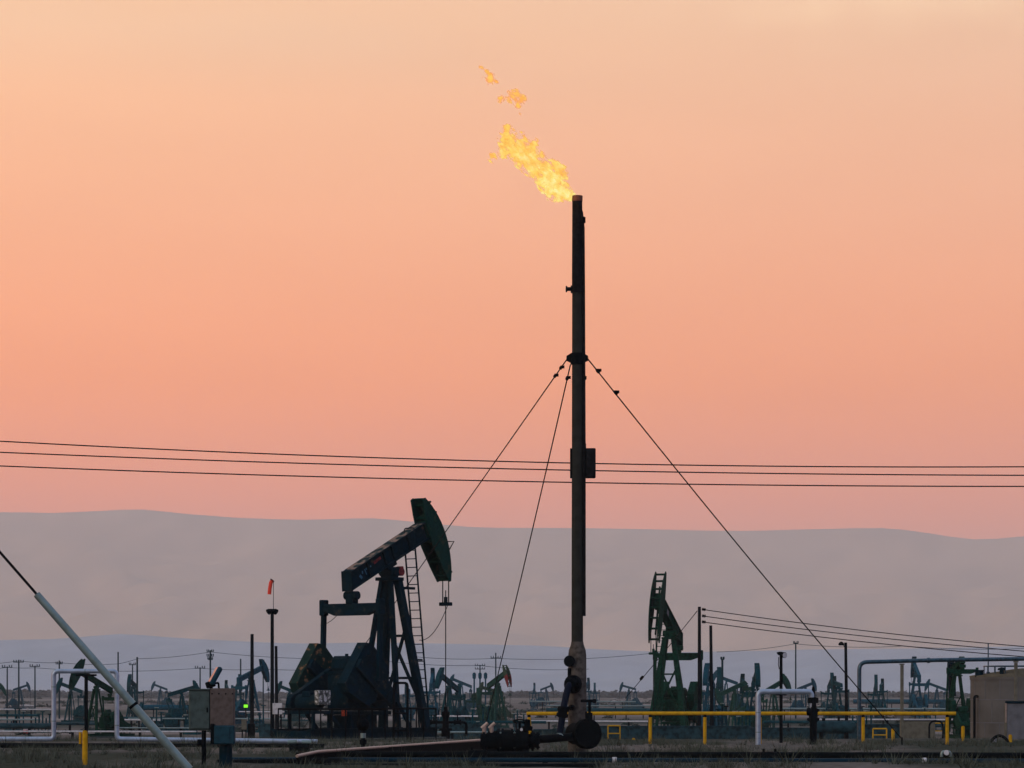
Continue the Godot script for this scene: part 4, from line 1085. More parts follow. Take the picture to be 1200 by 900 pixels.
	# windsock
	var w := thing("windsock_pole", "dark pole with a lamp cluster and a limp red windsock on top", "windsock pole", G(319, 118, 0.1))
	var u := 118.0 / LENS
	var h := P(0, 716, 118).y - w.position.y
	obj("pole_shaft", Shape.new().cyl(Vector3.ZERO, Vector3(0, h, 0), 0.085, 0.07, 12), M.wood, w)
	for s: float in [-1.0, 1.0]:
		obj("lamp", Shape.new().lathe(Vector3(s * 0.1, h, 0.02), Vector3(s * 0.8, -0.55, 0.3).normalized(), [[-0.08, 0.05], [0.0, 0.11], [0.1, 0.13], [0.12, 0.11]], 12), M.dark, w)
	obj("lamp_bracket", Shape.new().box(Vector3(0, h + 0.03, 0), Vector3(0.28, 0.12, 0.14), Basis.IDENTITY, 0.03), M.dark, w)
	var st := obj("staff", Shape.new().cyl(Vector3(0.05, h, 0), Vector3(0.05, h + 35.0 * u, 0), 0.014, -1, 6), M.dark, w)
	obj("hoop", Shape.new().ring(Vector3(0.0, h + 36.0 * u, 0), Vector3(0.6, 0.8, 0.2), 0.09, 0.014, 14), M.dark, st)
	var sock := Shape.new().tube([Vector3(0.0, h + 36.0 * u, 0), Vector3(-0.06, h + 33.0 * u, 0.01), Vector3(-0.10, h + 26.0 * u, 0.02), Vector3(-0.12, h + 19.5 * u, 0.02)], 0.078, 12)
	obj("windsock", sock, mat("sock", lin(0.62, 0.06, 0.035), 0.8), w)
	# pole with a floodlight, beside the right pipe loop
	var fl := thing("floodlight_pole", "black pole with floodlight on top rising through the right pipe loop", "light pole", G(915.3, 92, 0.05))
	var fh := P(0, 768, 92).y - fl.position.y
	obj("pole_shaft", Shape.new().cyl(Vector3.ZERO, Vector3(0, fh, 0), 0.055, 0.05, 12), M.dark, fl)
	obj("floodlight", Shape.new().lathe(Vector3(-0.02, fh, 0), Vector3.UP, [[0, 0.06], [0.06, 0.12], [0.1, 0.12], [0.12, 0.03]], 12).lathe(Vector3(0.07, fh + 0.01, 0.06), Vector3(0.6, -0.1, 0.8).normalized(), [[-0.06, 0.05], [0.02, 0.09], [0.06, 0.1]], 12), M.dark, fl)
	obj("lamp_glass", Shape.new().cyl(Vector3(0.07, fh + 0.01, 0.06) + Vector3(0.6, -0.1, 0.8).normalized() * 0.061, Vector3(0.07, fh + 0.01, 0.06) + Vector3(0.6, -0.1, 0.8).normalized() * 0.068, 0.085, -1, 12), M.white_paint, fl)
	obj("conduit", Shape.new().tube([Vector3(-0.08, fh - 0.05, 0.02), Vector3(-0.09, fh - 0.3, 0.02), Vector3(-0.06, fh - 0.45, 0.02)], 0.014, 6), M.dark, fl)
	obj("saddle_bracket", Shape.new().box(Vector3(0, P(0, 813.5, 92).y - fl.position.y, 0), Vector3(0.34, 0.08, 0.3), Basis.IDENTITY, 0.01), M.dark, fl)
	# three fat insulator posts far off
	for k in [[555.7, 788], [562.5, 788], [569, 788]]:
		var b := G(k[0], 320, 0.1)
		var ip := thing("insulator_post", "%s of the three thin posts with fat tops, left of the steep guy wire" % ["leftmost", "middle", "rightmost"][[555.7, 562.5, 569].find(k[0])], "post", b, 0.0, "posts with fat tops")
		var ih := P(0, k[1], 320).y - b.y
		obj("post_shaft", Shape.new().cyl(Vector3.ZERO, Vector3(0, ih - 0.4, 0), 0.09, -1, 8), M.far_blue, ip)
		obj("post_top", Shape.new().lathe(Vector3(0, ih - 0.75, 0), Vector3.UP, [[0, 0.1], [0.1, 0.2], [0.55, 0.22], [0.7, 0.14], [0.75, 0.05]], 10), M.far_blue, ip)
	# the small green signal lamp
	var gl := thing("signal_lamp", "small bright green lamp on a thin post, left of the black post", "lamp", G(288, 235, 0.05))
	var gy := P(0, 827.5, 235).y - gl.position.y
	obj("lamp_post", Shape.new().cyl(Vector3.ZERO, Vector3(0, gy - 0.12, 0), 0.05, -1, 8), M.dark, gl)
	obj("lamp_housing", Shape.new().box(Vector3(0, gy, -0.09), Vector3(0.42, 0.34, 0.1), Basis.IDENTITY, 0.02), M.dark, gl)
	obj("lamp_lens", Shape.new().box(Vector3(0, gy, -0.02), Vector3(0.34, 0.26, 0.03), Basis.IDENTITY, 0.01), M.green_lamp, gl)
	var ol := OmniLight3D.new()
	ol.name = "lamp_light"
	ol.light_color = Color(0.5, 1.0, 0.2); ol.light_energy = 0.05; ol.light_size = 0.15; ol.shadow_enabled = true; ol.omni_range = 12.0; ol.omni_attenuation = 2.0
	gl.add_child(ol)
	ol.position = Vector3(0, gy, 0.25)

# ---------------------------------------------------------------- pipework
func pipe(called: String, pts: Array, r: float, bend: float, m: Material, label: String, group := "") -> MeshInstance3D:
	var o := obj(called, Shape.new().tube(rounded(pts, bend) if bend > 0.0 else pts, r, 14), m)
	tag(o, label, "pipe", group)
	return o

func collars(o: Node3D, pts: Array, r: float, m: Material) -> void:
	for k in pts:
		obj("collar", Shape.new().cyl(k[0] - k[1] * 0.05, k[0] + k[1] * 0.05, r, -1, 14), m, o)

func sleepers(o: Node3D, a: Vector3, b: Vector3, gap: float, drop: float, m: Material) -> void:
	var n := maxi(1, int(a.distance_to(b) / gap))
	for i in n + 1:
		var p := a.lerp(b, (i + 0.5) / (n + 1))
		var y := ground_y(p.x, -p.z) - 0.05
		if p.y - drop - y > 0.02:
			obj("pipe_support", Shape.new().box(Vector3(p.x, (p.y - drop + y) / 2.0, p.z), Vector3(0.12, p.y - drop - y, 0.18), Basis.IDENTITY, 0.01), m, o)

func pipework() -> void:
	var D := 85.0
	# left loop
	var a := [P(-260, 866, D), P(63, 866, D), P(63, 786.5, D), P(137, 786.5, D), P(137, 866, D), P(372, 869, D)]
	var o := pipe("insulated_pipe", a, 0.072, 0.14, M.cladding, "pale clad pipe running left with a tall square expansion loop")
	sleepers(o, P(-200, 866, D), P(60, 866, D), 2.0, 0.07, M.concrete)
	sleepers(o, P(150, 866, D), P(360, 869, D), 2.0, 0.07, M.concrete)
	for k in [[P(30, 866, D), Vector3.RIGHT], [P(63, 845, D), Vector3.UP], [P(63, 805, D), Vector3.UP], [P(100, 786.5, D), Vector3.RIGHT], [P(137, 812, D), Vector3.UP], [P(137, 850, D), Vector3.UP], [P(190, 866.8, D), Vector3.RIGHT], [P(255, 867.6, D), Vector3.RIGHT], [P(320, 868.4, D), Vector3.RIGHT]]:
		obj("cladding_band", Shape.new().cyl(k[0] - k[1] * 0.015, k[0] + k[1] * 0.015, 0.076, -1, 14), M.galvanised, o)
	var sp := thing("pipe_support", "black T post under the top of the left pipe loop", "pipe support", G(101, D, 0.05))
	var sh := P(0, 790, D).y - sp.position.y
	obj("post", Shape.new().cyl(Vector3.ZERO, Vector3(0, sh - 0.05, 0), 0.055, -1, 12), M.dark, sp)
	obj("saddle", Shape.new().box(Vector3(0, sh - 0.03, 0), Vector3(0.62, 0.06, 0.16), Basis.IDENTITY, 0.01), M.dark, sp)
	o = pipe("dark_pipe", [P(-260, 873.0, 80), P(380, 874.5, 80)], 0.075, 0, M.pipe_dark, "long black pipe just below the pale clad pipe on the left")
	sleepers(o, P(-250, 873, 80), P(370, 874.5, 80), 2.6, 0.05, M.dark)
	# right loop
	o = pipe("insulated_pipe", [G(888.5, D, 0.2), P(888.5, 810.5, D), P(952, 810.5, D), P(952, 838, D)], 0.082, 0.15, M.cladding, "pale clad pipe arch right of the green pumpjack, blue on top")
	for k in [[P(888.5, 835, D), Vector3.UP], [P(915, 810.5, D), Vector3.RIGHT], [P(888.5, 858, D), Vector3.UP]]:
		obj("cladding_band", Shape.new().cyl(k[0] - k[1] * 0.015, k[0] + k[1] * 0.015, 0.087, -1, 14), M.galvanised, o)
	var v := thing("valve_tree", "black vertical valve stack at the right end of the clad pipe arch", "valve", G(953, 85.0, 0.1))
	var vy := func(py: float) -> float: return EYE + (812.0 - py) * 85.0 / LENS - v.position.y
	obj("riser", Shape.new().cyl(Vector3.ZERO, Vector3(0, vy.call(838), 0), 0.11, -1, 12), M.dark, v)
	obj("valve_body", Shape.new().lathe(Vector3(0, vy.call(846), 0), Vector3.UP, [[0, 0.11], [0.05, 0.19], [0.11, 0.19], [0.13, 0.13], [0.3, 0.14], [0.32, 0.19], [0.38, 0.19], [0.42, 0.1], [0.62, 0.09]], 14), M.dark, v)
	obj("bonnet", Shape.new().lathe(Vector3(0, vy.call(824), 0), Vector3.UP, [[0, 0.16], [0.16, 0.16], [0.18, 0.07], [0.4, 0.05], [0.5, 0.03]], 12), M.dark, v)
	obj("side_valve", Shape.new().lathe(Vector3(0.0, vy.call(834), 0.02), Vector3(-1, 0, 0.2).normalized(), [[0, 0.08], [0.1, 0.08], [0.12, 0.12], [0.18, 0.12], [0.2, 0.05]], 12), M.dark, v)
	# high pipe on tan supports at the right
	o = pipe("overhead_pipe", [G(1007, 100, 0.1), P(1007, 776, 100), P(1100, 773.5, 100), P(1480, 768, 100)], 0.075, 0.28, M.pipe_blue, "blue overhead pipe dropping to the ground at its left end, right side of the field")
	collars(o, [[P(1088, 773.9, 100), Vector3.RIGHT]], 0.10, M.pipe_blue)
	for k in [[1057, 777.5, "left tan post under the blue overhead pipe, with cabinets behind"], [1190.5, 774.5, "right tan post under the blue overhead pipe, before the tank"]]:
		var t := thing("pipe_support", k[2], "pipe support", G(k[0], 99.9, 0.05), 0.0, "tan pipe supports")
		var h := P(0, k[1], 100).y - t.position.y
		obj("post", Shape.new().box(Vector3(0, (h - 0.06) / 2, 0), Vector3(0.11, h - 0.06, 0.12), Basis.IDENTITY, 0.01), M.tan_post, t)
		obj("saddle", Shape.new().box(Vector3(0, h - 0.03, 0), Vector3(0.16, 0.05, 0.2), Basis.IDENTITY, 0.01), M.tan_post, t)
	# foreground pipes along the bottom of the view
	var r1 := pipe("foreground_pipe", [P(392, 884.0, 64), P(1560, 886.0, 64)], 0.072, 0, M.pipe_dark, "upper black pipe along the bottom right foreground")
	sleepers(r1, P(440, 884, 64), P(1500, 886, 64), 2.7, 0.05, M.dark)
	var r2 := pipe("foreground_pipe", [P(262, 890, 63), P(1580, 892.5, 63)], 0.052, 0, mat("pipe_navy", lin(0.003, 0.020, 0.036), 0.35, 0.0), "navy blue pipe under the upper black pipe in the foreground")
	for k in [[720, 890.8], [1083, 891.5]]:
		obj("pale_coupling", Shape.new().cyl(P(k[0] - 2.5, k[1], 63), P(k[0] + 2.5, k[1], 63), 0.068, -1, 12), M.white_paint, r2)
	sleepers(r2, P(340, 890, 63), P(1500, 892.5, 63), 2.9, 0.05, M.dark)
	var r3 := pipe("foreground_pipe", [P(380, 898.5, 61), P(704, 898.5, 61)], 0.075, 0, M.pipe_dark, "short lowest black pipe at the bottom edge, below the valve manifold")
	sleepers(r3, P(450, 898.5, 61), P(660, 898.5, 61), 1.6, 0.05, M.dark)
	var r4 := pipe("foreground_pipe", [P(254, 894.5, 62), P(398, 892.5, 62)], 0.085, 0, M.pipe_dark, "black pipe running right from the control cabinets' post")
	obj("pale_coupling", Shape.new().cyl(P(372, 890.9, 63.5), P(378, 890.8, 63.5), 0.085, -1, 12), M.white_paint, r4)
	sleepers(r4, P(262, 893.5, 63.5), P(385, 890.5, 63.5), 1.1, 0.05, M.dark)
	var r5 := pipe("slanting_pipe", [P(348, 886, 61), P(372, 881.0, 62), P(548, 868.5, 73), P(562, 867.5, 74)], 0.036, 0, M.pipe_pink, "pale pink pipe running away from the lower left to the manifold")
	obj("support_cradle", Shape.new().box(P(495, 879, 69.5), Vector3(0.14, 0.34, 0.2), Basis.IDENTITY, 0.01), M.dark, r5)
	obj("support_beam", Shape.new().bar(P(350, 891, 61.5), P(562, 876.5, 73.3), 0.13, 0.34), M.pipe_dark, r5)
	# block clamps on the foreground run
	for k in [[901, 890, 63.4, "black clamp block on the foreground pipes, below the right pipe arch"], [560, 888, 63.4, "black clamp block on the foreground pipes, left of the manifold's foot"]]:
		var t := thing("pipe_clamp", k[3], "pipe clamp", P(k[0], k[1], k[2]), 0.0, "clamp blocks on the foreground pipes")
		obj("clamp_block", Shape.new().box(Vector3(0, 0, 0.16), Vector3(0.42, 0.36, 0.36), Basis.IDENTITY, 0.03), M.dark, t)
		obj("clamp_foot", Shape.new().box(Vector3(0.02, -0.45, 0.16), Vector3(0.28, 0.55, 0.26), Basis.IDENTITY, 0.02), M.dark, t)
		for s: float in [-0.13, 0.13]: obj("bolt", Shape.new().cyl(Vector3(s, 0.17, 0.16), Vector3(s, 0.24, 0.16), 0.03, -1, 6), M.dark, t)
	# fittings at the lower right
	var ft := thing("pipe_fitting", "pale elbow fitting on top of the foreground pipes at lower right", "pipe fitting", P(1108, 886, 63.8))
	obj("elbow", Shape.new().tube(rounded([Vector3(-0.1, -0.02, 0.08), Vector3(-0.1, 0.1, 0.08), Vector3(0.1, 0.1, 0.08), Vector3(0.1, -0.02, 0.08)], 0.07), 0.035, 10), M.galvanised, ft)
	obj("gauge", Shape.new().cyl(Vector3(0.0, 0.08, 0.13), Vector3(0.0, 0.08, 0.17), 0.06, -1, 14), M.white_paint, ft)
	manifold()
	# mid-field runs
	for k in [[-80, 60, 831, 240, "white_paint", 0.05, "thin white pipe crossing the far left field, upper"], [-80, 48, 843, 200, "galvanised", 0.06, "grey pipe crossing the left field behind the clad pipe"],
			[-60, 66, 850.5, 150, "teal_tank", 0.16, "fat dark teal pipe behind the left pipe loop"], [-60, 230, 857, 135, "white_paint", 0.04, "thin white pipe low in the left field"],
			[150, 340, 842, 200, "galvanised", 0.05, "thin grey pipe behind the control cabinets"], [620, 760, 845, 190, "white_paint", 0.05, "thin white pipe right of the flare stack"],
			[620, 745, 822, 420, "galvanised", 0.10, "faint pale pipe far behind the flare stack"], [900, 1130, 830.5, 300, "galvanised", 0.10, "pale pipe in the right field behind the yellow rail"],
			[1000, 1120, 822, 420, "far_blue", 0.35, "long blue pipe rack bar in the far right field"], [160, 240, 829, 300, "far_blue", 0.30, "long blue pipe in the far field left of the cabinets"], [420, 640, 858, 132, "galvanised", 0.05, "grey pipe behind the large pumpjack"],
			[-60, 46, 838, 215, "far_teal", 0.10, "dark teal pipe low behind the leftmost pumpjack"], [66, 130, 848, 170, "teal_tank", 0.09, "dark teal pipe inside the left pipe loop, behind its post"], [140, 232, 841, 210, "far_teal", 0.08, "dark teal pipe left of the green control cabinet"],
			[142, 190, 843.5, 195, "white_paint", 0.05, "short white pipe right of the left pipe loop"], [140, 236, 853, 150, "galvanised", 0.04, "thin grey pipe low before the left cabinet's pumpjack"], [280, 345, 834, 250, "white_paint", 0.05, "thin white pipe beneath the green signal lamp"],
			[500, 640, 846, 180, "far_teal", 0.09, "dark teal pipe beneath the small green pumpjacks"], [505, 560, 839, 210, "white_paint", 0.06, "short white pipe right of the large pumpjack's ladder"], [640, 790, 832, 300, "far_teal", 0.22, "dark teal pipe far behind the yellow rail's first bay"],
			[640, 770, 827, 330, "galvanised", 0.07, "faint grey pipe above the dark teal pipe right of the stack"], [895, 1010, 846, 175, "far_teal", 0.09, "dark teal pipe behind the floodlight pole"], [960, 1120, 843, 190, "white_paint", 0.05, "thin white pipe behind the yellow rail's right half"], [1010, 1110, 836, 240, "far_blue", 0.14, "blue pipe under the end-on blue pumpjack"]]:
		var pa := P(k[0], k[2], k[3])
		var pb := P(k[1], k[2] + 0.4, k[3])
		var q := pipe("field_pipe", [pa, pb], k[5], 0, M[k[4]], k[6], "pipes across the field")
		sleepers(q, pa, pb, 4.0, k[5] * 0.8, M.dark)

func manifold() -> void:
	var t := thing("valve_manifold", "black valve manifold with flanges and handwheels in the foreground, left of the flare stack", "manifold", P(597, 868, 68))
	var u := 68.0 / LENS
	obj("header", Shape.new().cyl(Vector3(-34 * u, 0, 0), Vector3(34 * u, 0, 0), 0.17, -1, 18), M.dark, t)
	for k in [[-30, 0.25], [-24, 0.25], [-13, 0.3], [-8, 0.3], [3, 0.29], [9, 0.29], [20, 0.27], [27, 0.25], [33, 0.22]]:
		var f := obj("flange", Shape.new().lathe(Vector3((k[0] - 1.4) * u, 0, 0), Vector3.RIGHT, [[0, k[1] - 0.015], [0.01, k[1]], [0.05, k[1]], [0.06, k[1] - 0.015]], 20), M.dark, t)
		for i in 8:
			var an := TAU * (i + 0.5) / 8.0
			var p := Vector3((k[0] - 2.6) * u, sin(an) * (k[1] - 0.05), cos(an) * (k[1] - 0.05))
			obj("bolt", Shape.new().cyl(p, p + Vector3(0.11, 0, 0), 0.018, -1, 6), M.dark, f)
	for k in [[-18.5, 0.24], [-2.5, 0.27], [14.5, 0.26]]:
		obj("valve_body", Shape.new().lathe(Vector3(k[0] * u - 0.15, 0, 0), Vector3.RIGHT, [[0, 0.17], [0.08, k[1]], [0.22, k[1]], [0.3, 0.17]], 16), M.pipe_dark, t)
	for k in [[12, 0.46, 0.02], [21, 0.40, 0.1]]:
		obj("valve_stem", Shape.new().cyl(Vector3(k[0] * u, 0.1, k[2]), Vector3(k[0] * u, k[1], k[2]), 0.03, -1, 8), M.dark, t)
	obj("handwheel", Shape.new().ring(Vector3(12 * u, 0.47, 0.02), Vector3(0, 0.97, 0.24), 0.16, 0.018, 18).cyl(Vector3(12 * u - 0.16, 0.47, 0.02), Vector3(12 * u + 0.16, 0.47, 0.02), 0.012, -1, 6), M.dark, t)
	obj("actuator", Shape.new().lathe(Vector3(21 * u, 0.24, 0.1), Vector3.UP, [[0, 0.12], [0.1, 0.13], [0.12, 0.08], [0.26, 0.07], [0.28, 0.04]], 12), M.dark, t)
	for k in [-28.5, -20.0]:
		obj("pale_stud", Shape.new().cyl(Vector3((k - 4.0) * u, 0.30, 0.1), Vector3((k + 3.0) * u, 0.43, 0.1), 0.045, -1, 10).cyl(Vector3((k - 1.0) * u, 0.17, 0.08), Vector3((k - 1.0) * u, 0.36, 0.1), 0.05, -1, 8), M.pipe_pink, t)
	obj("gauge_face", Shape.new().cyl(Vector3(14 * u, 0.27, 0.2), Vector3(14 * u, 0.27, 0.235), 0.035, -1, 12), M.white_paint, t)
	obj("lower_pipe", Shape.new().tube(rounded([Vector3(-26 * u, -0.1, 0), Vector3(-20 * u, -0.3, 0.02), Vector3(12 * u, -0.3, 0.02), Vector3(20 * u, -0.1, 0)], 0.15), 0.12, 12), M.dark, t)
	obj("outlet_pipe", Shape.new().tube([Vector3(33 * u, 0.03, 0), Vector3(50 * u, 0.05, -0.3), Vector3(88 * u, 0.1, -1.6)], 0.10, 14), M.pipe_dark, t)
	obj("pale_band", Shape.new().cyl(Vector3(57 * u, 0.062, -0.56), Vector3(60 * u, 0.068, -0.66), 0.105, -1, 14), M.galvanised, t)
	for x: float in [-22.0, 18.0]: obj("foot", Shape.new().box(Vector3(x * u, -0.37, 0), Vector3(0.2, 0.46, 0.3), Basis.IDENTITY, 0.02), M.dark, t)
	# round valve wheel before the large pumpjack
	var w := thing("round_valve", "round black disc valve on a short stem, before the large teal pumpjack's gearbox", "valve", P(425.5, 878, 70))
	obj("stem", Shape.new().cyl(Vector3(0, -0.35, 0), Vector3(0, 0.5, 0), 0.05, -1, 8).cyl(Vector3(0, 0.12, 0), Vector3(0, 0.24, 0), 0.09, -1, 10), M.dark, w)
	obj("disc", Shape.new().lathe(Vector3(0, 0.61, -0.04), Vector3(0, 0, 1), [[0, 0.13], [0.01, 0.155], [0.07, 0.155], [0.09, 0.12], [0.1, 0.05]], 20), M.dark, w)
	obj("pale_cap", Shape.new().cyl(Vector3(0, 0.28, 0), Vector3(0, 0.40, 0), 0.07, -1, 10), M.galvanised, w)
	# small fitting cluster left of the slanting pipe
	var c := thing("valve_cluster", "small cluster of pale and dark fittings at the slanting pipe's lower end", "valve", P(351, 876, 72))
	obj("body", Shape.new().cyl(Vector3(-0.26, 0, 0), Vector3(0.26, 0, 0), 0.11, -1, 12).cyl(Vector3(0, -0.4, 0), Vector3(0, 0.1, 0), 0.1, -1, 10), M.dark, c)
	obj("pale_cap", Shape.new().cyl(Vector3(-0.3, 0.13, 0), Vector3(-0.06, 0.15, 0), 0.06, -1, 10).cyl(Vector3(0.06, 0.14, 0), Vector3(0.3, 0.13, 0), 0.055, -1, 10), M.galvanised, c)
	obj("elbow", Shape.new().tube(rounded([Vector3(-0.22, -0.02, 0.1), Vector3(-0.1, -0.16, 0.15), Vector3(0.14, -0.16, 0.15), Vector3(0.2, -0.4, 0.15)], 0.08), 0.06, 10), M.dark, c)

# ---------------------------------------------------------------- rails, cabinets, tank
func yellow_rail() -> void:
	var D := 86.0
	var t := thing("barrier_rail", "long yellow pipe barrier rail on yellow posts, right of the flare stack", "barrier", G(870, D, 0.0))
	var off := t.position
	obj("rail", Shape.new().tube([P(617, 836.3, D) - off, P(760, 836.0, D) - off, P(1120, 836.2, D) - off], 0.058, 14), M.yellow, t)
	for px: float in [620.0, 762.0, 826.0, 890.5, 951.5, 1011.5, 1110.0]:
		var foot := G(px, D, 0.1)
		var top := P(px, 840.5, D)
		if px < 650.0: foot.x += 0.06
		obj("rail_post", Shape.new().cyl(foot - off, top - off, 0.053, -1, 12), M.yellow, t)
		obj("post_collar", Shape.new().cyl(top - off, P(px, 837.5, D) - off, 0.05, -1, 12), M.dark, t)
	var y := thing("bollard", "yellow bollard with a short yellow side tube, at lower left", "bollard", G(99.5, 62, 0.15))
	var h := P(0, 857.5, 62).y - y.position.y
	obj("post", Shape.new().cyl(Vector3.ZERO, Vector3(0, h, 0), 0.058, -1, 14).lathe(Vector3(0, h, 0), Vector3.UP, [[0, 0.058], [0.02, 0.045], [0.03, 0.015]], 14), M.yellow, y)
	obj("side_tube", Shape.new().cyl(Vector3(-0.11, h - 0.27, -0.05), Vector3(-0.11, h - 0.01, -0.05), 0.03, -1, 10), M.yellow, y)
	for k in [[1128.5, 96, 852, "short yellow bollard beside the dark green pumpjack near the tank"], [1046.5, 97, 855, "yellow bollard left of the left tan pipe support"], [1184, 92, 862, "stubby yellow bollard before the grey panel at the right edge"], [742.5, 100, 866, "tiny yellow marker stub below the yellow rail's second bay"]]:
		var b := G(k[0], k[1], 0.1)
		var o := thing("bollard", k[3], "bollard", b, 0.0, "yellow bollards")
		var bh := P(0, k[2], k[1]).y - b.y
		obj("post", Shape.new().cyl(Vector3.ZERO, Vector3(0, bh, 0), 0.06, -1, 12).lathe(Vector3(0, bh, 0), Vector3.UP, [[0, 0.06], [0.03, 0.04], [0.04, 0.01]], 12), M.yellow, o)
	for k in [[719.5, 14, 110, 850.5, "small yellow stair railing right of the round blind flange"], [1031, 16, 108, 854, "small yellow handrail frame left of the left tan pipe support"], [1100, 18, 150, 847.5, "low yellow handrail behind the yellow barrier's right end"]]:
		var g := G(k[0], k[2], 0.05)
		var o := thing("handrail", k[4], "handrail", g, 0.0, "small yellow handrails")
		var hh := P(0, k[3], k[2]).y - g.y
		var hw: float = k[1] * 0.5 * k[2] / LENS
		for x: float in [-hw, hw]: obj("rail_post", Shape.new().cyl(Vector3(x, 0, 0), Vector3(x, hh, 0), 0.028, -1, 8), M.yellow, o)
		obj("top_rail", Shape.new().cyl(Vector3(-hw, hh, 0), Vector3(hw, hh, 0), 0.03, -1, 8), M.yellow, o)
		obj("mid_rail", Shape.new().cyl(Vector3(-hw, hh * 0.5, 0), Vector3(hw, hh * 0.5, 0), 0.024, -1, 8), M.yellow, o)

func cabinets() -> void:
	var D := 60.0
	var u := D / LENS
	var g := thing("control_cabinet", "pale green electrical cabinet on a thin pipe, left of the brown cabinet", "electrical cabinet", P(234.5, 832, D))
	obj("case", Shape.new().box(Vector3.ZERO, Vector3(25 * u, 47 * u, 0.3), Basis.IDENTITY, 0.03), M.cabinet_green, g)
	var door := obj("door", Shape.new().box(Vector3(0.01, 0, 0.158), Vector3(22 * u, 43 * u, 0.014), Basis.IDENTITY, 0.005), M.cabinet_green, g)
	for y: float in [-0.27, 0.27]: obj("hinge", Shape.new().cyl(Vector3(-0.19, y - 0.05, 0.172), Vector3(-0.19, y + 0.05, 0.172), 0.016, -1, 8), M.cabinet_green, door)
	obj("latch", Shape.new().box(Vector3(0.17, 0, 0.175), Vector3(0.03, 0.1, 0.02), Basis.IDENTITY, 0.005), M.dark, door)
	obj("rain_lip", Shape.new().box(Vector3(0, 24.2 * u, 0.01), Vector3(26.5 * u, 0.025, 0.36), Basis.IDENTITY, 0.006), M.cabinet_green, g)
	obj("conduit", Shape.new().cyl(Vector3(0.08, -24 * u, 0.0), Vector3(0.08, -75 * u, 0.0), 0.05, -1, 10).cyl(Vector3(0.05, -38 * u, 0.0), Vector3(-0.05, -38 * u, 0.0), 0.07, -1, 10), M.dark, g)
	var b := thing("control_cabinet", "brown steel cabinet with four bolts, on a thick post", "electrical cabinet", P(261, 828.5, D))
	obj("case", Shape.new().box(Vector3.ZERO, Vector3(27.5 * u, 44 * u, 0.34), Basis.IDENTITY, 0.012), M.cabinet_brown, b)
	for i in 4: obj("bolt", Shape.new().cyl(Vector3((-11.5 + 8.0 * i) * u, 15.5 * u, 0.17), Vector3((-11.5 + 8.0 * i) * u, 15.5 * u, 0.19), 0.017, -1, 8), M.dark, b)
	obj("post", Shape.new().cyl(Vector3(0.06, -22 * u, -0.03), Vector3(0.06, -78 * u, -0.03), 0.14, -1, 16), M.teal, b)
	var j := thing("junction_box", "blue grey junction box below the brown cabinet on the same post", "electrical box", P(264.5, 861, D))
	obj("case", Shape.new().box(Vector3(0, 0, 0.18), Vector3(24 * u, 22 * u, 0.24), Basis.IDENTITY, 0.02), M.box_blue, j)
	obj("lid", Shape.new().box(Vector3(-0.05, 0, 0.31), Vector3(18 * u, 20 * u, 0.02), Basis.IDENTITY, 0.006), M.box_blue, j)
	obj("cable_duct", Shape.new().box(Vector3(-14.4 * u, 0.02, 0.14), Vector3(4.5 * u, 24 * u, 0.16), Basis.IDENTITY, 0.01), M.dark, j)
	var s := thing("solar_panel", "small tilted blue solar panel on a bracket above the brown cabinet", "solar panel", P(250.5, 807, D))
	obj("bracket", Shape.new().tube(rounded([Vector3(0.11, 0.0, 0), Vector3(0.10, 7 * u, 0), Vector3(-0.08, 5 * u, 0)], 0.03), 0.022, 8).box(Vector3(-0.07, 5 * u, 0), Vector3(0.2, 0.14, 0.12), Basis(Vector3.BACK, 0.3), 0.02).cyl(Vector3(-0.05, -0.03, 0), Vector3(-0.05, 0.08, 0), 0.03, -1, 8), M.dark, s)
	var sb := Basis(Vector3.UP, 0.25) * Basis(Vector3.BACK, -0.5)
	obj("panel_frame", Shape.new().box(Vector3(0.03, 15 * u, 0), Vector3(0.10, 0.42, 0.36), sb, 0.035), M.box_blue, s)
	obj("panel_face", Shape.new().box(Vector3(0.03, 15 * u, 0) + sb * Vector3(0.053, 0, 0), Vector3(0.008, 0.36, 0.30), sb), M.solar, s)
	obj("panel_back", Shape.new().box(Vector3(0.03, 15 * u, 0) + sb * Vector3(-0.053, 0, 0.0), Vector3(0.008, 0.36, 0.30), sb), M.solar, s)
	# orange and dark boxes in the field behind
	for k in [[286, 120, 843, 855, 4, "tan_post", "mustard coloured box on a stand behind the brown cabinet", "box"], [294.5, 118, 848, 866, 6, "dark", "dark open frame box right of the brown cabinet", "frame"], [325, 108, 824, 837, 8, "white_paint", "white sign panel on the dark posts right of the windsock pole", "sign"], [312, 150, 848, 866, 12, "teal_tank", "teal cabinet beneath the black post", "cabinet"]]:
		var uu: float = k[1] / LENS
		var o := thing("field_box", k[6], k[7], G(k[0], k[1], 0.05))
		var y0 := P(0, k[3], k[1]).y - o.position.y
		var y1 := P(0, k[2], k[1]).y - o.position.y
		obj("case", Shape.new().box(Vector3(0, (y0 + y1) / 2, 0), Vector3(k[4] * 1.4 * uu, y1 - y0, 0.2 if k[7] != "sign" else 0.03), Basis.IDENTITY, 0.01), M[k[5]], o)
		for x: float in [-0.45, 0.45]: obj("leg", Shape.new().box(Vector3(x * k[4] * uu * 1.2, y0 / 2, -0.05), Vector3(0.05, y0, 0.05)), M.dark, o)

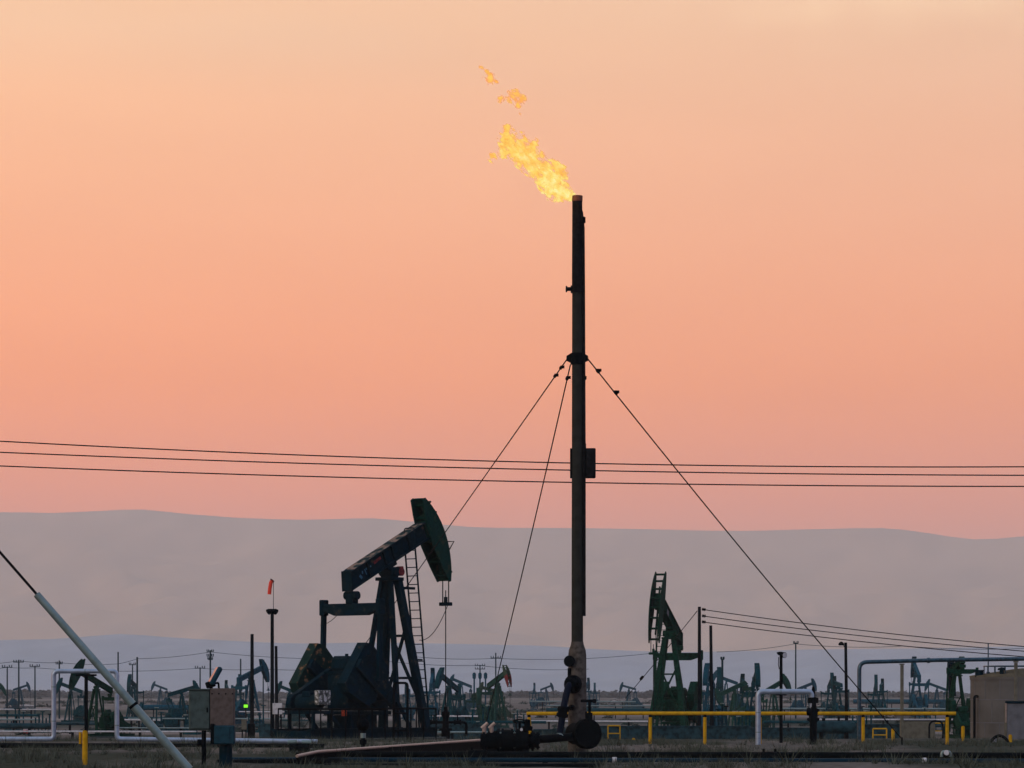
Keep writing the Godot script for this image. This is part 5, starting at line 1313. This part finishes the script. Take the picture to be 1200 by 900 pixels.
func tank() -> void:
	var t := thing("storage_tank", "round tan storage tank with roof railing at the right edge", "tank", G(1198, 108, 0.2))
	var r := 60.0 * 108.0 / LENS
	var h := P(0, 793.5, 108).y - t.position.y
	obj("shell", Shape.new().cyl(Vector3.ZERO, Vector3(0, h, 0), r, -1, 64), M.tan_tank, t)
	obj("roof", Shape.new().lathe(Vector3(0, h, 0), Vector3.UP, [[0.0, r + 0.04], [0.05, r + 0.04], [0.06, r - 0.02], [0.3, 0.4], [0.34, 0.02]], 48), M.tan_post, t)
	for y: float in [0.333, 0.667]: obj("shell_seam", Shape.new().cyl(Vector3(0, h * y, 0), Vector3(0, h * y + 0.03, 0), r + 0.012, -1, 64), M.grey_panel, t)
	for i in 18:
		var an := TAU * i / 18.0 + 0.1
		for k in 3: obj("plate_seam", Shape.new().box(Vector3(cos(an + k * 0.17) * r, h * (0.167 + k * 0.333), sin(an + k * 0.17) * r), Vector3(0.02, h * 0.31, 0.02), Basis(Vector3.UP, -an - k * 0.17)), M.grey_panel, t)
	obj("top_rim", Shape.new().cyl(Vector3(0, h - 0.1, 0), Vector3(0, h - 0.003, 0), r + 0.03, -1, 64), M.tan_tank, t)
	var rl := obj("roof_railing", Shape.new().ring(Vector3(0, h + 0.42, 0), Vector3.UP, r - 0.5, 0.022, 40), M.pipe_blue, t)
	for i in 20:
		var an := TAU * i / 20.0
		obj("rail_post", Shape.new().cyl(Vector3(cos(an) * (r - 0.5), h, sin(an) * (r - 0.5)), Vector3(cos(an) * (r - 0.5), h + 0.42, sin(an) * (r - 0.5)), 0.02, -1, 6), M.pipe_blue, rl)
	obj("roof_hatch", Shape.new().cyl(Vector3(-1.75, h, 0.6), Vector3(-1.75, h + 0.24, 0.6), 0.16, -1, 12).cyl(Vector3(-1.75, h + 0.24, 0.6), Vector3(-1.75, h + 0.27, 0.6), 0.2, -1, 12), M.teal, t)
	obj("roof_vent", Shape.new().lathe(Vector3(-1.0, h + 0.05, 1.2), Vector3.UP, [[0, 0.08], [0.2, 0.08], [0.2, 0.16], [0.28, 0.14], [0.32, 0.02]], 12), M.teal, t)
	var mast := P(1156, 793, 108) - t.position
	obj("mast", Shape.new().cyl(Vector3(mast.x, h - 0.02, 0.4), Vector3(mast.x, h + 1.3, 0.4), 0.025, -1, 6).cyl(Vector3(mast.x, h - 0.02, 0.4), Vector3(mast.x, h + 0.2, 0.4), 0.07, -1, 8), M.pipe_blue, t)
	obj("down_pipe", Shape.new().tube(rounded([Vector3(-r + 0.12, h * 0.72, 0.75), Vector3(-r - 0.02, h * 0.72, 0.9), Vector3(-r - 0.02, 0.1, 0.9)], 0.08), 0.05, 8), M.dark, t)
	var pn := thing("grey_panel", "grey corrugated wind panel with dark cap rail at the right edge", "panel", G(1225, 94, 0.05))
	var u := 94.0 / LENS
	var y0 := P(0, 866, 94).y - pn.position.y
	var y1 := P(0, 824, 94).y - pn.position.y
	var co := Shape.new()
	for i in 30:
		var x := (-43.0 + i * 3.0) * u
		co.box(Vector3(x, (y0 + y1) / 2, 0.012 * (i % 2)), Vector3(3.02 * u, y1 - y0, 0.04))
	obj("sheet", co, M.grey_panel, pn)
	obj("cap_rail", Shape.new().box(Vector3(-1 * u, y1 + 0.03, 0), Vector3(92 * u, 0.08, 0.12), Basis.IDENTITY, 0.01), M.teal, pn)
	for x: float in [-46.5, -1.0, 42.0]: obj("post", Shape.new().box(Vector3(x * u, y1 / 2, 0.0), Vector3(2.6 * u, y1, 0.09), Basis.IDENTITY, 0.008), M.tan_post, pn)
	obj("pink_strip", Shape.new().box(Vector3(-46.5 * u, y1 * 0.75, 0.05), Vector3(1.4 * u, y1 * 0.5, 0.02)), M.pipe_pink, pn)
	var hs := thing("hose", "black hose arched on the ground before the tan tank", "hose", G(1170, 92, 0.04))
	obj("hose_arch", Shape.new().tube(sag(Vector3(-0.28, 0, 0), Vector3(0.35, 0, 0), -0.24, 14), 0.05, 8), M.dark, hs)
	obj("pale_pipe_end", Shape.new().cyl(Vector3(-0.12, 0.02, -0.1), Vector3(-0.12, 0.14, -0.1), 0.07, -1, 10), M.white_paint, hs)
	var ar := thing("pipe_hoop", "dark inverted U pipe behind the yellow barrier, right of the left tan support", "pipe", G(1097, 105, 0.1))
	var uu := 105.0 / LENS
	var ah := P(0, 845, 105).y - ar.position.y
	obj("hoop_pipe", Shape.new().tube(rounded([Vector3(-8 * uu, 0, 0), Vector3(-8 * uu, ah, 0), Vector3(8 * uu, ah, 0), Vector3(8 * uu, 0, 0)], 0.22), 0.035, 8), M.dark, ar)
	var bx := thing("tan_tank_box", "low tan equipment box behind the right end of the yellow barrier", "equipment box", G(1075, 118, 0.05))
	obj("case", Shape.new().box(Vector3(0, 0.42, 0), Vector3(1.35, 0.84, 1.0), Basis.IDENTITY, 0.03), M.tan_post, bx)
	obj("lid", Shape.new().box(Vector3(0, 0.87, 0), Vector3(1.42, 0.05, 1.06), Basis.IDENTITY, 0.01), M.grey_panel, bx)
	# teal vessels and containment walls in the middle distance
	for k in [[18, 210, 24, "leftmost small teal header skid in the left field"], [50, 185, 20, "small teal header skid just left of the left pipe loop"], [178, 185, 26, "teal header skid with risers right of the left pipe loop"], [225, 165, 18, "small teal header skid behind the slanting guard tube's right"], [300, 190, 22, "teal header skid beneath the black post"], [510, 180, 20, "small teal header skid right of the large pumpjack's ladder"], [560, 165, 30, "teal header skid beneath the fat insulator posts"], [610, 200, 18, "small teal header skid left of the yellow rail's start"], [842, 150, 22, "teal header skid beside the leaning black pole's foot"], [870, 165, 20, "small teal header skid left of the right pipe arch"], [1010, 175, 26, "teal header skid below the blue pipe's left drop"], [1090, 210, 30, "teal header skid behind the dark inverted U pipe"]]:
		var u3: float = k[1] / LENS
		var o := thing("header_skid", k[3], "pipe skid", G(k[0], k[1], 0.05), 0.3 * sin(k[0]), "small header skids in the field")
		var w3: float = k[2] * u3
		obj("header_pipe", Shape.new().cyl(Vector3(-w3 / 2, 0.5, 0), Vector3(w3 / 2, 0.5, 0), 0.13, -1, 10), M.teal_tank, o)
		obj("skid_frame", Shape.new().box(Vector3(0, 0.12, 0), Vector3(w3, 0.14, 0.7)), M.far_teal, o)
		var rr := RandomNumberGenerator.new()
		rr.seed = int(k[0])
		for i in 5:
			var x := lerpf(-0.42, 0.42, i / 4.0) * w3
			var hh := rr.randf_range(0.7, 1.9)
			var ri := obj("riser", Shape.new().cyl(Vector3(x, 0.5, 0), Vector3(x, hh, 0), 0.055, -1, 8), M.far_teal, o)
			obj("valve_wheel", Shape.new().cyl(Vector3(x, hh, 0), Vector3(x, hh + 0.06, 0), rr.randf_range(0.1, 0.2), -1, 10), M[["far_teal", "dark", "galvanised"][rr.randi() % 3]], ri)
			obj("leg", Shape.new().box(Vector3(x, 0.28, 0.2), Vector3(0.06, 0.3, 0.06)), M.far_teal, o)
	for k in [[790, 175, 128, 852, "low dark teal containment wall under the green pumpjack"], [935, 150, 132, 854, "low dark teal containment wall behind the right pipe arch"], [660, 70, 124, 856, "low teal containment wall behind the flare stack's foot"], [1030, 54, 122, 850, "dark teal equipment skid left of the left tan support"], [556, 60, 140, 850, "low teal wall under the small green pumpjacks"]]:
		var o := thing("containment_wall", k[4], "containment wall", G(k[0], k[2], 0.1), 0.0, "low teal containment walls")
		var w: float = k[1] * k[2] / LENS
		var wh := P(0, k[3], k[2]).y - o.position.y
		var n := int(w / 1.2)
		for i in n: obj("wall_panel", Shape.new().box(Vector3((i + 0.5) * w / n - w / 2, wh / 2, 0), Vector3(w / n - 0.03, wh, 0.06), Basis.IDENTITY, 0.01), M.teal_tank, o)
		obj("cap_rail", Shape.new().box(Vector3(0, wh + 0.03, 0), Vector3(w, 0.06, 0.14), Basis.IDENTITY, 0.01), M.teal_tank, o)
		for z in 1: obj("back_wall", Shape.new().box(Vector3(0, wh * 0.48, -3.0), Vector3(w, wh * 0.96, 0.06)), M.teal_tank, o)
	var vs := thing("separator_vessel", "horizontal teal vessel on saddles right of the black valve stack", "vessel", G(977, 112, 0.05))
	obj("shell", Shape.new().lathe(Vector3(-0.72, 0.55, 0), Vector3.RIGHT, [[-0.16, 0.05], [-0.12, 0.17], [0, 0.26], [1.44, 0.26], [1.56, 0.17], [1.60, 0.05]], 20), M.teal_tank, vs)
	for x: float in [-0.5, 0.5]: obj("saddle", Shape.new().box(Vector3(x, 0.17, 0), Vector3(0.14, 0.36, 0.42), Basis.IDENTITY, 0.01), M.dark, vs)
	obj("nozzle", Shape.new().cyl(Vector3(0.2, 0.78, 0), Vector3(0.2, 0.98, 0), 0.05, -1, 8).cyl(Vector3(-0.4, 0.78, 0), Vector3(-0.4, 0.9, 0), 0.07, -1, 8), M.dark, vs)
	# far buildings and sheds as low pale and dark blocks
	for k in [[1062, 330, 26, 6, "white_paint", "long pale shed roof behind the yellow barrier"], [915, 420, 20, 6, "teal_tank", "low dark shed in the far right field"], [720, 700, 16, 4, "white_paint", "tiny pale shed before the far trees, right of the stack"], [655, 620, 12, 4, "grey_panel", "tiny grey shed before the far trees, behind the stack's foot"], [190, 700, 26, 4, "teal_tank", "low dark far shed left of the cabinets"], [30, 560, 20, 4, "white_paint", "low pale far shed at the left edge"]]:
		var uu2: float = k[1] / LENS
		var o := thing("shed", k[5], "shed", G(k[0], k[1], 0.1), 0.0, "far low sheds")
		obj("wall", Shape.new().box(Vector3(0, k[3] * uu2 * 0.4, 0), Vector3(k[2] * uu2, k[3] * uu2 * 0.8, k[2] * uu2 * 0.5)), M.grey_panel, o)
		obj("roof", Shape.new().prism([Vector2(-0.53 * k[2] * uu2, 0), Vector2(0.53 * k[2] * uu2, 0), Vector2(0, k[3] * uu2 * 0.35)], k[2] * uu2 * 0.55, Transform3D(Basis.IDENTITY, Vector3(0, k[3] * uu2 * 0.8 + 0.01, 0))), M[k[4]], o)
	var mk := thing("marker_cone", "small red and white marker cone in the left field", "marker", G(30, 170, 0.02))
	obj("cone", Shape.new().cyl(Vector3(0, 0.02, 0), Vector3(0, 0.6, 0), 0.2, 0.03, 12), M.red, mk)
	obj("white_band", Shape.new().cyl(Vector3(0, 0.25, 0), Vector3(0, 0.4, 0), 0.142, 0.1, 12), M.white_paint, mk)
	obj("foot", Shape.new().box(Vector3(0, 0.01, 0), Vector3(0.5, 0.04, 0.5), Basis.IDENTITY, 0.01), M.dark, mk)

func _ready() -> void:
	rng.seed = 3
	bumps.seed = 5; bumps.frequency = 0.035; bumps.fractal_octaves = 3
	broad.seed = 9; broad.frequency = 0.004; broad.fractal_octaves = 2
	# camera: level, with the lens shifted up so that verticals stay upright
	var cam := Camera3D.new()
	cam.name = "camera"
	cam.projection = Camera3D.PROJECTION_FRUSTUM
	cam.near = 1.0
	cam.far = 40000.0
	cam.size = 900.0 / LENS
	cam.frustum_offset = Vector2(0, 362.0 / LENS)
	cam.position = Vector3(0, EYE, 0)
	add_child(cam)
	cam.current = true
	# sky, air, sun
	var env := Environment.new()
	env.background_mode = Environment.BG_SKY
	env.sky = Sky.new()
	env.sky.sky_material = make_sky()
	env.background_energy_multiplier = 1.0
	env.tonemap_mode = Environment.TONE_MAPPER_LINEAR
	env.tonemap_exposure = 1.0
	env.fog_enabled = true
	env.fog_density = 0.00013
	env.fog_light_color = lin(0.97, 0.955, 0.97)
	env.sdfgi_enabled = true; env.ssao_enabled = true; env.ssil_enabled = true
	var we := WorldEnvironment.new()
	we.name = "environment"
	we.environment = env
	add_child(we)
	var sun := DirectionalLight3D.new()
	sun.name = "sun"
	sun.light_energy = 0.30
	sun.light_color = Color(1.0, 0.95, 0.91)
	sun.light_angular_distance = 14.0
	sun.shadow_enabled = true
	sun.rotation = Vector3(deg_to_rad(-16.0), deg_to_rad(-40.0), 0)
	add_child(sun)
	make_materials()
	soil_plain("hill_soil"); soil_plain("ridge_soil")
	# the setting
	ground()
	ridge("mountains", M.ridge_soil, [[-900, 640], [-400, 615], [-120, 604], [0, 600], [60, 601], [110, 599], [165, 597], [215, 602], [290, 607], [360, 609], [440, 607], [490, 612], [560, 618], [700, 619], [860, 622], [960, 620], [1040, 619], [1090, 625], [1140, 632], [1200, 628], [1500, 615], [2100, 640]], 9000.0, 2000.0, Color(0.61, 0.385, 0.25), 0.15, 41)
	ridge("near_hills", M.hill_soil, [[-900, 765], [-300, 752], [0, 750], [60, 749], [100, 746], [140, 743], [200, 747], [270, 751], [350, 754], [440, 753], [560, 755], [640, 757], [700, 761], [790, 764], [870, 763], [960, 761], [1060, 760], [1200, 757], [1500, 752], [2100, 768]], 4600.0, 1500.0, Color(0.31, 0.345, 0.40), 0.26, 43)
	vegetation()
	# the things
	flare()
	main_jacks()
	far_jacks()
	guys()
	poles()
	pipework()
	yellow_rail()
	cabinets()
	tank()
